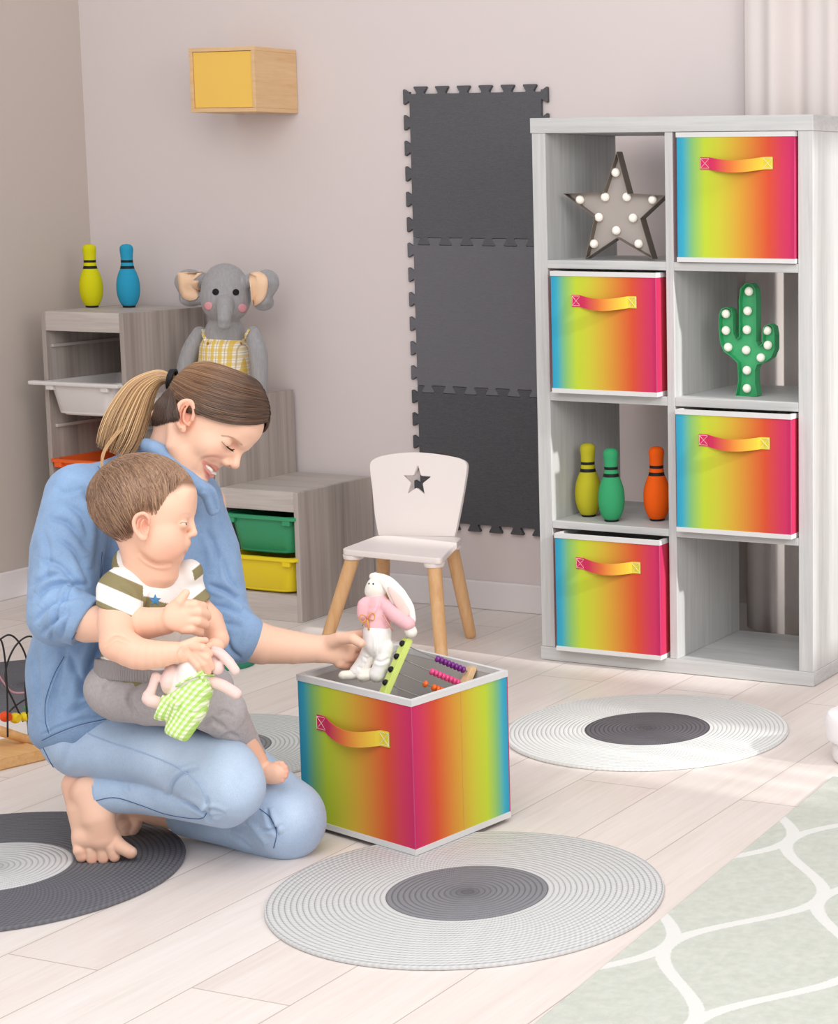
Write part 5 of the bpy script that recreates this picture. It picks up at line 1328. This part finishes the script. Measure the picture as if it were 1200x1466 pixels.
PC = [([(200, 975), (185, 1000), (200, 1030)], 4, .005), ([(245, 985), (258, 1010), (250, 1035)], 4, .004), ([(290, 1040), (305, 1030), (325, 1045)], 3.5, .006), ([(300, 1030), (320, 1018), (338, 1030)], 3, .004), ([(318, 1056), (330, 1050), (342, 1056)], 3, .004), ([(165, 968), (150, 985), (148, 1005)], 3, .003), ([(305, 1058), (320, 1070), (330, 1078)], 3, .004)]
pants = T.mesh('trousers', pm.m, baby, '#b3aeb0', smooth=2, post=creases(PC))
# ribbed waistband
wbm = M('ribbed waistband', '#a5a1a3', .9, .1); wv = wbm.n('ShaderNodeTexWave', wave_type='BANDS', bands_direction='X'); wv.inputs['Scale'].default_value = 90; wbm.l(wbm.coord(), wv.inputs[0]); wbm.bump(wv.outputs['Fac'], .8, .002)
T = Sculpt(.0024); T.chain([at(192, 952, 3.862), at(190, 968, 3.862)], [54.5*px(3.86), 54*px(3.86)], .01); T.box(at(190, 924, 3.86), (.2, .028, .12), camax(-4), .002, .003, None, 'sub'); T.box(at(190, 997, 3.86), (.2, .03, .12), camax(-4), .002, .003, None, 'sub')
T.mesh('waistband', wbm.m, pants, '#a5a1a3', smooth=1)
# ------------------------------------------------------------------ plush elephant on the middle step
eth = thing('plush_elephant', 'grey plush elephant in yellow checked dungarees sitting on the toy storage unit', 'soft toy', tuple(ony(320, 560, 5.17)))
gm = attrmat('grey marl plush', .95, .1, 0, .5, 350, .2, .16, 1, (160, 160, 28)); peach = plain('peach felt', '#f3cfae', .9, .1); pinkf = plain('pink felt cheek', '#e3a3ab', .9, .1)
GY = '#a3a1a3'
Ye = 5.13
def ap(x, y, o=0): r_ = ray(x, y); return CC+r_*((Ye+o)/r_[1])
ue = 5.75/F
VE = vframe(325, 450)
Z = Sculpt(.003)
def ze(x, y, o, r, roll=0, k=.01, mode='add'): Z.ell(ap(x, y, o), np.array(r)*ue, camax(roll, 0, 0, VE), k, GY, mode)
ze(323, 417, 0, (37, 44, 34), 0, .01); ze(323, 432, -.003, (36, 33, 34), 0, .02)
Z.chain([ap(322, 434, -.062), ap(322, 446, -.085), ap(321, 456, -.095), ap(321, 464, -.09)], [x*ue for x in (13, 11.5, 10, 9.5)], .012, GY)
ze(321, 467, -.092, (9.6, 4, 8), 0, .004)
for x, o in ((-1, 0), (1, 0)):
    pass
# ears: soft flat lobes
Z.chain([ap(289, 400, .02), ap(270, 402, .03), ap(268, 425, .03), ap(288, 428, .02)], [x*ue for x in (12, 18, 13, 10)], .012, GY)
ze(272, 404, .03, (24, 20, 8), 0, .012); ze(275, 430, .03, (17, 9, 7), 0, .012)
Z.chain([ap(360, 402, .02), ap(380, 404, .03), ap(378, 428, .03)], [x*ue for x in (12, 19, 13)], .012, GY)
ze(383, 404, .03, (18, 20, 8), 0, .012); ze(377, 434, .035, (16, 12, 7), 0, .012)
# trunk of the body, arms, legs
Z.chain([ap(322, 478, .01), ap(321, 505, .01), ap(320, 545, .0)], [x*ue for x in (31, 34, 37)], .012, GY)
Z.chain([ap(286, 478, 0), ap(272, 505, -.02), ap(262, 545, -.03), ap(262, 560, -.03)], [x*ue for x in (12, 14, 13, 12)], .006, GY, 'add', 3)
Z.chain([ap(362, 478, 0), ap(370, 505, -.005), ap(372, 540, -.01), ap(372, 560, -.01)], [x*ue for x in (12, 14, 12, 11)], .006, GY, 'add', 3)
Z.chain([ap(305, 548, -.02), ap(296, 562, -.12)], [17*ue, 15*ue], .01, GY); Z.chain([ap(340, 548, -.02), ap(348, 564, -.12)], [17*ue, 15*ue], .01, GY)
eb = Z.mesh('body', gm, eth, GY, smooth=2)
tE = bvh(eb)
def patch(nm, tree, pts, mat, parent, lift=.0012, n=4):
    Q = catmull([np.array((*p, 0.)) for p in pts], n, True); c = np.mean(Q, 0)
    rings = []
    for s_ in (1., .66, .33):
        R_ = []
        for q in Q:
            p = c+(q-c)*s_; r_ = nrm(ray(p[0], p[1])); h_ = tree.ray_cast(Vector(tuple(CC)), Vector(tuple(r_)))
            R_.append(np.array(h_[0])+np.array(h_[1])*lift if h_[0] is not None else (R_[-1] if R_ else CC+r_*5))
        rings.append(R_)
    dm = np.median([np.linalg.norm(p-CC) for r_ in rings for p in r_])
    rings = [[p if abs(np.linalg.norm(p-CC)-dm) < .035 else CC+nrm(p-CC)*dm for p in r_] for r_ in rings]
    h_ = tree.ray_cast(Vector(tuple(CC)), Vector(tuple(nrm(ray(c[0], c[1])))))
    V = rings[0]+rings[1]+rings[2]+[np.array(h_[0])+np.array(h_[1])*lift]; m = len(Q); Fc = []
    for k in range(2):
        for i in range(m): j = (i+1) % m; Fc.append((k*m+i, k*m+j, (k+1)*m+j, (k+1)*m+i))
    Fc += [(2*m+i, 2*m+(i+1) % m, 3*m) for i in range(m)]
    o = mk(nm, V, Fc, mat, parent, smooth=True); sd = o.modifiers.new('s', 'SOLIDIFY'); sd.thickness = .0015; sd.offset = 0; return o
def disc(x, y, r): return [(x+r*math.cos(a), y+r*math.sin(a)) for a in np.linspace(0, 2*math.pi, 12, endpoint=False)]
patch('inner_ear', tE, [(256, 392), (262, 385), (278, 384), (289, 388), (290, 405), (285, 425), (274, 430), (262, 425), (257, 410)], peach, eth, .004)
patch('inner_ear', tE, [(358, 391), (372, 390), (382, 398), (383, 412), (378, 428), (367, 437), (359, 436)], peach, eth, .004)
blackf = plain('black felt eye', '#141314', .7)
patch('eye', tE, disc(309, 418, 4.6), blackf, eth); patch('eye', tE, disc(337.5, 418.5, 4.6), blackf, eth)
patch('cheek', tE, disc(298.5, 438, 6), pinkf, eth); patch('cheek', tE, disc(347, 441, 6.3), pinkf, eth)
# dungarees
cm_ = M('yellow checked cotton', '#e9d27a', .85, .1); tc = cm_.coord(); sx = cm_.n('ShaderNodeSeparateXYZ'); cm_.l(tc, sx.inputs[0])
def band(axis, per, w_, ph=0):
    return cm_.math('LESS_THAN', cm_.math('FRACT', cm_.math('ADD', cm_.math('MULTIPLY', sx.outputs[axis], 1/per), 10+ph)), w_)
c = cm_.mix(cm_.math('MULTIPLY', band(0, .022, .45), .8), '#f3eee0', '#e2bf42'); c = cm_.mix(cm_.math('MULTIPLY', band(2, .022, .45), .5), c, '#dfb93a')
c = cm_.mix(cm_.math('MULTIPLY', band(0, .022, .1, .3), .7), c, '#b9a58b'); c = cm_.mix(cm_.math('MULTIPLY', band(2, .022, .1, .3), .6), c, '#c2ad90'); cm_.base(c)
Z = Sculpt(.003)
Z.chain([ap(321, 505, .008), ap(320, 545, 0)], [38.5*ue, 41*ue], .01)
Z.box(ap(321, 470, .0), (.2, .0305, .2), camax(0, 0, 0, VE), .002, .004, None, 'sub')
Z.chain([ap(305, 550, -.02), ap(297, 560, -.09)], [20*ue, 18*ue], .01); Z.chain([ap(340, 550, -.02), ap(347, 561, -.09)], [20*ue, 18*ue], .01)
dg = Z.mesh('dungarees', cm_.m, eth, '#e9d27a', smooth=2)
for pts, sx0 in (([(291, 472), (294, 482), (299, 494)], 298), ([(357, 472), (352, 481), (345, 494)], 345)):
    P = drape(tE, pts, .002, 4); G().tube(P, .0075, 8, flat=.3).make('strap', cm_.m, eth, smooth=True)
    b_ = ap(sx0, 492, -.068); r_ = nrm(ray(sx0, 492)); 
    h_ = bvh(dg).ray_cast(Vector(tuple(CC)), Vector(tuple(r_)))
    if h_[0] is not None: G().sphere(h_[0], (.005, .003, .005)).make('button', plain('wooden button', '#a9783f', .5), eth, smooth=True)

# ------------------------------------------------------------------ soft rabbit in the child's hands
rb = thing('plush_rabbit', 'small pink plush rabbit in green gingham dungarees held in the baby\'s hands', 'soft toy', tuple(at(270, 1030, 3.72)))
pl = attrmat('pale pink plush', .95, .1, 0, .4, 500, .2); PK = '#e9cdc7'; WH = '#ece4e2'
rd = 3.715; ur = rd/F
R1 = Sculpt(.002)
def rc(S_, pts, rr, k=.006, col=PK, d0=rd, n=3): S_.chain([at(p[0], p[1], d0+(p[2] if len(p) > 2 else 0)) for p in pts], [q*ur for q in rr], k, col, 'add', n)
rc(R1, [(278, 962), (272, 985), (262, 1010)], (24, 26, 24), .01, WH)
rc(R1, [(301, 948, .01), (311, 956, -.005)], (13, 10), .008)                        # head seen from behind
rc(R1, [(300, 935, .0), (314, 936, -.005), (327, 947, -.01), (337, 960, -.01)], (5, 6, 7, 6.5))
rc(R1, [(306, 930, .02), (316, 934, .02), (330, 948, .02)], (5, 6, 6))
rc(R1, [(302, 975, -.0), (320, 982, -.005), (338, 993, -.005)], (8, 8.5, 8))        # arm
rc(R1, [(247, 962, -.0), (242, 975, -.012), (241, 985, -.01)], (12, 12, 9))         # other arm
rc(R1, [(223, 968, -.012), (218, 985, -.014), (212, 1000, -.014), (226, 1006, -.012)], (6.5, 6.5, 9, 9))   # leg
r1 = R1.mesh('body', pl, rb, PK, smooth=3)
gg = M('green gingham', '#b5dc6c', .85, .1); tc = gg.coord((1, 1, 1), 'Object', (0, math.radians(-32), 0)); sx = gg.n('ShaderNodeSeparateXYZ'); gg.l(tc, sx.inputs[0])
def gb(axis, per, w_): return gg.math('LESS_THAN', gg.math('FRACT', gg.math('ADD', gg.math('MULTIPLY', sx.outputs[axis], 1/per), 20)), w_)
c = gg.mix(gg.math('MULTIPLY', gb(0, .0085, .5), .75), '#f1f6dc', '#a2d548'); c = gg.mix(gg.math('MULTIPLY', gb(2, .0085, .5), .45), c, '#9ccf42'); gg.base(c)
R2 = Sculpt(.002)
rc(R2, [(276, 985), (266, 1008)], (29, 31), .01, None); 
rc(R2, [(262, 998, -.01), (243, 1005, -.014), (231, 1012, -.014)], (23, 20, 20), .01, None)
rc(R2, [(272, 1010, -.0), (266, 1028, -.01), (256, 1045, -.012)], (24, 21, 19.5), .01, None)
R2.box(at(268, 955, rd), (.06, .024, .06), camax(32), .002, .003, None, 'sub')
R2.box(at(213, 1003, rd), (.018, .06, .06), camax(-20), .002, .003, None, 'sub'); R2.box(at(243, 1068, rd), (.06, .018, .06), camax(-25), .002, .003, None, 'sub')
r2 = R2.mesh('dungarees', gg.m, rb, '#b5dc6c', smooth=2, post=creases([([(262, 1002), (256, 1015), (250, 1020)], 3, .004), ([(240, 996), (248, 1002), (262, 1000)], 2.5, .003), ([(270, 1020), (280, 1022), (290, 1015)], 2.5, .003)]))
t1 = bvh(r1)
for pts in ([(255, 982), (270, 972), (288, 966), (305, 968)], [(300, 1000), (296, 985), (288, 970), (284, 955)]):
    P = drape(t1, pts, .003, 5)
    if len(P) > 3: G().tube(P, .0065, 8, flat=.35).make('strap', gg.m, rb, smooth=True)

# ------------------------------------------------------------------ soft rabbit held by the woman
ra = thing('plush_rabbit', 'white plush rabbit in a pink top, held by the woman over the rainbow box', 'soft toy', tuple(at(530, 975, 4.13)))
qd = 4.150; uq = qd/F
wp = attrmat('cream plush', .95, .1, 0, .3, 500, .2); CR = '#f1ece2'
def qc(S_, pts, rr, k=.006, col=CR, n=3): S_.chain([at(p[0], p[1], qd+(p[2] if len(p) > 2 else 0)) for p in pts], [q*uq for q in rr], k, col, 'add', n)
Q1 = Sculpt(.0018)
Q1.ell(at(539, 842, qd), np.array((14.5, 16, 14))*uq, camax(20), .01, CR); Q1.ell(at(531, 848, qd), np.array((8, 8, 9))*uq, camax(), .01, CR)
qc(Q1, [(540, 858), (541, 890), (540, 910)], (10, 14, 15))
qc(Q1, [(563, 868, -.01), (578, 884, -.012), (589, 905, -.012)], (8, 8.5, 8.5))
qc(Q1, [(526, 865, .0), (520, 880, .0)], (7, 6)); qc(Q1, [(534, 930), (515, 962), (492, 967, -.01)], (9, 8, 6.5)); qc(Q1, [(550, 930), (540, 960), (520, 970, -.01)], (9, 8, 7))
Q1.ell(at(493, 966.5, qd-.01), np.array((8, 5.6, 7))*uq, camax(10), .004, CR); Q1.ell(at(519, 968.5, qd-.016), np.array((8.5, 6.2, 7))*uq, camax(5), .004, CR)
for x, y in ((527.5, 835.5), (534.5, 836)): Q1.paint(onz(0, 0) if 0 else at(x, y, qd-.016), .0024, '#1b1a1a', str_=1, soft=.3)
Q1.paint(at(529, 842, qd-.014), .0035, '#e8a9a4', str_=.8, soft=.6)
q1 = Q1.mesh('body', wp, ra, CR, smooth=2)
tq1 = bvh(q1)
for x, y in ((528.5, 835.5), (534.5, 836)):
    r_ = nrm(ray(x, y)); h_ = tq1.ray_cast(Vector(tuple(CC)), Vector(tuple(r_)))
    if h_[0] is not None: G().sphere(h_[0], .0017).make('eye', blackf, ra, smooth=True)
Q2 = Sculpt(.0016)
def lobe(S_, pts, wd, th, col):
    P = catmull([np.array(p) for p in pts], 4); W = np.interp(np.linspace(0, 1, len(P)), np.linspace(0, 1, len(wd)), wd)
    for i, (p, w_) in enumerate(zip(P, W)):
        t_ = P[min(i+1, len(P)-1)]-P[max(i-1, 0)]; an = math.degrees(math.atan2(-t_[1], t_[0]))
        S_.ell(at(p[0], p[1], qd+p[2]), np.array((8, w_, th))*uq, camax(an, 25), .004, col)
lobe(Q2, [(536, 826, -.004), (554, 833, -.014), (569, 852, -.016), (581, 872, -.014), (588, 888, -.010)], [6, 9, 13, 13, 7], 3.0, '#f6f2ea')
Q2.mesh('ear', wp, ra, '#f6f2ea', smooth=2)
Q2 = Sculpt(.0016); lobe(Q2, [(560, 846, -.024), (570, 860, -.026), (580, 876, -.023)], [3, 7, 6], 1.6, '#f0cfc8'); Q2.mesh('inner_ear', wp, ra, '#f0cfc8', smooth=2)
pk_ = attrmat('pink jersey', .9, .1, 0, .3, 700); PI = '#eebcc2'
Q2 = Sculpt(.0018)
qc(Q2, [(541, 862), (541, 885), (540, 903)], (14, 17.5, 18.5), .006, PI)
qc(Q2, [(554, 868, -.01), (567, 880, -.016), (584, 893, -.016)], (10, 12, 10.5), .006, PI)
qc(Q2, [(530, 860, -.002), (521, 866, -.006), (520, 880, -.004)], (8, 9, 9), .006, PI)
Q2.mesh('top', pk_, ra, PI, smooth=2, post=creases([([(545, 862), (541, 875), (532, 885)], 2.2, .003), ([(548, 905), (560, 900), (566, 893)], 2, .002)]))
wt = attrmat('white cotton', .9, .1, 0, .3, 700)
Q2 = Sculpt(.0018)
qc(Q2, [(540, 906), (540, 922)], (20, 20), .006, '#f2f0ee')
qc(Q2, [(532, 925), (521, 945), (510, 962)], (12, 9.5, 10), .003, '#f2f0ee'); qc(Q2, [(551, 925, -.004), (548, 946, -.008), (540, 966, -.008)], (13, 11, 12), .003, '#f2f0ee')
Q2.box(at(498, 981, qd), (.03, .012, .05), camax(30), .002, .003, None, 'sub')
Q2.mesh('trousers', wt, ra, '#f2f0ee', smooth=2, post=creases([([(520, 940), (528, 944), (536, 940)], 2, .0022), ([(536, 945), (546, 948), (558, 942)], 2, .0022), ([(540, 908), (541, 925), (540, 935)], 2, .003), ([(512, 955), (520, 958), (528, 955)], 2, .002)]))
rib = plain('orange ribbon', '#dfa24c', .5); g = G(); bc = at(526, 884, qd-.028)
for an in (25, 160, 215, -20): 
    d_ = camax(an)[0]; u_ = camax(an)[1]; P = [bc+d_*.014*math.sin(t_)*1+u_*.0055*math.sin(2*t_) for t_ in np.linspace(0, math.pi, 12)]; 
P = [bc+camax(10)[0]*.015*math.sin(t_)+camax(10)[1]*.0075*math.sin(2*t_) for t_ in np.linspace(0, 2*math.pi, 28, endpoint=False)]
g.tube(P, .0022, 6, closed=True, flat=.5).make('bow', rib, ra, smooth=True)
for dx, dy in ((2, 18), (-7, 12)): G().tube([bc, at(526+dx*.5, 884+dy*.5, qd-.029), at(526+dx, 884+dy, qd-.027)], .0019, 6, flat=.5).make('ribbon_tail', rib, ra, smooth=True)
G().sphere(bc-FW*.002, .003).make('ribbon_knot', plain('pink bead', '#d77a8c', .5), ra, smooth=True)
G().tube([at(548, 880, qd-.03), at(556, 893, qd-.028), at(563, 903, qd-.02)], .0017, 6).make('sash', plain('rose sash', '#d39a8e', .6), ra, smooth=True)

# ------------------------------------------------------------------ abacus standing in the box
ab = thing('abacus', 'wooden bead abacus with lime green side leaning inside the rainbow box', 'abacus', (-2.33, 3.42, .05))
# sides are two posts; rods run between them
L0, L1 = at(584, 915, 4.150), at(547, 1000, 4.105)
R0_ = at(672, 962, 4.24)
ud = nrm(L1-L0); rd_ = R0_-at(582, 924, 4.150); rod = nrm(rd_); rl = np.linalg.norm(rd_)
nd = nrm(np.cross(rod, ud)); ud2 = nrm(np.cross(nd, rod))
lime = plain('lime paint', '#cfe07a', .45); woodb = woodmat('pale beech', '#dcb586', '#e6c498', '#edd2ab', (30, 30, 6), .5)
def obox(c, A, r, nm, mat, parent, bev=.002):
    bm = bmesh.new(); bmesh.ops.create_cube(bm, size=2); 
    for v in bm.verts: v.co = Vector((v.co.x*r[0], v.co.y*r[1], v.co.z*r[2]))
    bmesh.ops.bevel(bm, geom=bm.edges[:], offset=bev, segments=2, affect='EDGES')
    g = G(); g.bm(bm, 0, basis(c, A[0], A[1], A[2])); return g.make(nm, mat, parent)
PL = .135
cl_ = L0+ud*(PL*.5); A_ = (ud, rod, nrm(np.cross(ud, rod)))
A_ = (ud, nrm(rod-ud*(rod@ud)), nrm(np.cross(ud, nrm(rod-ud*(rod@ud)))))
lp = obox(cl_, A_, (PL*.5, .0065, .013), 'side_post', lime, ab)
off_ = rod*(rl+.004); RS = R0_-ud*0
rp = obox(L0+off_+ud*(PL*.5+.002), A_, (PL*.5, .0065, .013), 'side_post', woodb, ab)
bc_ = [('#7a2a86', 8, .40), ('#e8508c', 8, .36), ('#ef6a1e', 7, .20), ('#f2d21a', 6, .35)]
steel = plain('steel rod', '#8c8a84', .3, .7)
for i in range(4):
    y0_ = .0135+i*.0285; a = L0+ud*y0_; b = a+off_
    G().tube([a, b], .0012, 8).make('rod', steel, ab, smooth=True)
    # plug seen on the lime post
    vd = nrm(CC-a); f_ = A_[2] if A_[2]@vd > 0 else -A_[2]
    G().sphere(a-A_[1]*.0075+f_*.001, (.0065, .0065, .0065)).make('rod_plug', blk, lp, smooth=True)
    mt_ = plain('glossy bead', bc_[i][0], .25, .5); n_ = bc_[i][1]; br = .0073
    for k in range(n_):
        t_ = rl*.99-.006-br*1.25*(n_-1-k)-br*.7
        if i == 2 and k == 0: t_ -= .012
        c_ = a+rod*t_
        G().sphere(c_, (br*.68, br, br), seg=16, rings=10, mat=Matrix([list(r) for r in np.array([rod, ud2, nrm(np.cross(rod, ud2))]).T]).to_4x4()).make('bead', mt_, ab, smooth=True)
G().box(-2.345, -2.339, 3.40, 3.62, .02, .30, .001).make('divider', plain('grey board', '#b9b5b2', .8), bpy.data.objects['storage_box.004']) if 0 else None

# ------------------------------------------------------------------ bead maze at the left edge
mz = thing('bead_maze', 'wooden bead maze with black wire loops and coloured beads at the left edge', 'toy', (-3.45, 3.5, 0))
bw2 = woodmat('maze wood', '#d09a5f', '#dcab70', '#e6bd88', (4, 40, 40), .5)
def quadbox(P, z0, z1, nm, mat, parent):
    V = [(p[0], p[1], z0) for p in P]+[(p[0], p[1], z1) for p in P]
    bm = bmesh.new(); vs = [bm.verts.new(v) for v in V]
    for f in ((3, 2, 1, 0), (4, 5, 6, 7), (0, 1, 5, 4), (1, 2, 6, 5), (2, 3, 7, 6), (3, 0, 4, 7)): bm.faces.new([vs[i] for i in f])
    bmesh.ops.recalc_face_normals(bm, faces=bm.faces[:]); bmesh.ops.bevel(bm, geom=bm.edges[:], offset=.003, segments=2, affect='EDGES')
    return G().bm(bm).make(nm, mat, parent)
zb = .026
p0, p1 = onz(-60, 1118, 0), onz(68, 1088, 0)
dv = nrm((p1-p0)*[1, 1, 0]); nv = np.array([-dv[1], dv[0], 0])
quadbox([p0, p1, p1+nv*.16, p0+nv*.16], .0, zb, 'base', bw2, mz)
wire = plain('black wire', '#1d1a1c', .35, .5)
dz = 3.62*1.09
def mp(x, y, o=0.): 
    r_ = ray(x, y); pl0 = p0+nv*(.075+o); t_ = ((pl0-CC)@nv)/(r_@nv); return CC+r_*t_
loops = [[(-12, 1040), (-20, 960), (-8, 925), (0, 915), (6, 935), (10, 985), (11, 1055)],
         [(-6, 920), (12, 909), (26, 918), (37, 940), (40, 965), (36, 985), (42, 1062)],
         [(33, 1033), (20, 1005), (9, 980), (9, 955), (22, 925), (42, 911), (60, 925), (66, 960)],
         [(45, 932), (58, 950), (60, 985), (30, 1005), (16, 1016), (6, 1030)]]
for i, L_ in enumerate(loops):
    G().tube(catmull([mp(x, y, .012*i) for x, y in L_], 8), .0022, 8).make('wire', wire, mz, smooth=True)
G().tube(catmull([mp(x, y, .05) for x, y in ((-5, 962), (6, 978), (14, 988), (25, 992), (44, 990), (62, 985))], 8), .002, 8).make('wire', plain('pink wire', '#d99aa8', .35), mz, smooth=True)
for (x, y, r, c_) in ((8, 1026, 9.5, '#e8501c'), (22, 1028, 9.5, '#e9c81e'), (36, 1026, 8.5, '#ecd22a'), (40, 1014, 6.5, '#3a9a62')):
    G().lathe([(r*.00095, -r*.0011), (r*.00122, -r*.0006), (r*.0013, 0), (r*.00122, r*.0006), (r*.00095, r*.0011)], 20, mat=Matrix.Translation(Vector(mp(x, y, .02)))@Matrix.Rotation(math.pi/2, 4, 'Y')).make('bead', plain('painted bead', c_, .4), mz, smooth=True, sharp=50)
a_, b_2 = mp(-8, 1044, .02), mp(50, 1062, .01)
G().tube([a_, (a_+b_2)/2, b_2], [.012, .011, .010], 14).make('rail', bw2, mz, smooth=True)

# ------------------------------------------------------------------ green disc on the floor behind the woman
gd = G().lathe([(.001, .0005), (.078, .0005), (.0795, .004), (.078, .0095), (.074, .0105), (.001, .0105)], 48, mat=Matrix.Translation(Vector(tuple(onz(322, 952, 0))))).make('play_disc', plain('green felt', '#2f7d64', .8), smooth=True, sharp=40)
tag(gd, 'flat round dark green mat on the floor behind the woman\'s outstretched forearm', 'mat')
import numpy as np, math
F=2950.;XC=1185.;YC=690.;H=1.30
TH=math.atan(430/F);PS=math.radians(22.6)
fw=np.array([-math.sin(PS)*math.cos(TH),math.cos(PS)*math.cos(TH),-math.sin(TH)])
rt=np.array([math.cos(PS),math.sin(PS),0.]);up=np.cross(rt,fw)
C=np.array([0,0,H])
def proj(p):
    v=np.array(p,float)-C;d=v@fw
    return (round(XC+F*(v@rt)/d,1),round(YC-F*(v@up)/d,1),round(d,3))
def ray(x,y): return fw+rt*(x-XC)/F-up*(y-YC)/F
def at(x,y,d): return C+ray(x,y)*d
def onz(x,y,z=0.):
    r=ray(x,y);return C+r*((z-H)/r[2])
def ony(x,y,Y):
    r=ray(x,y);return C+r*((Y)/r[1])
def onx(x,y,X):
    r=ray(x,y);return C+r*((X)/r[0])
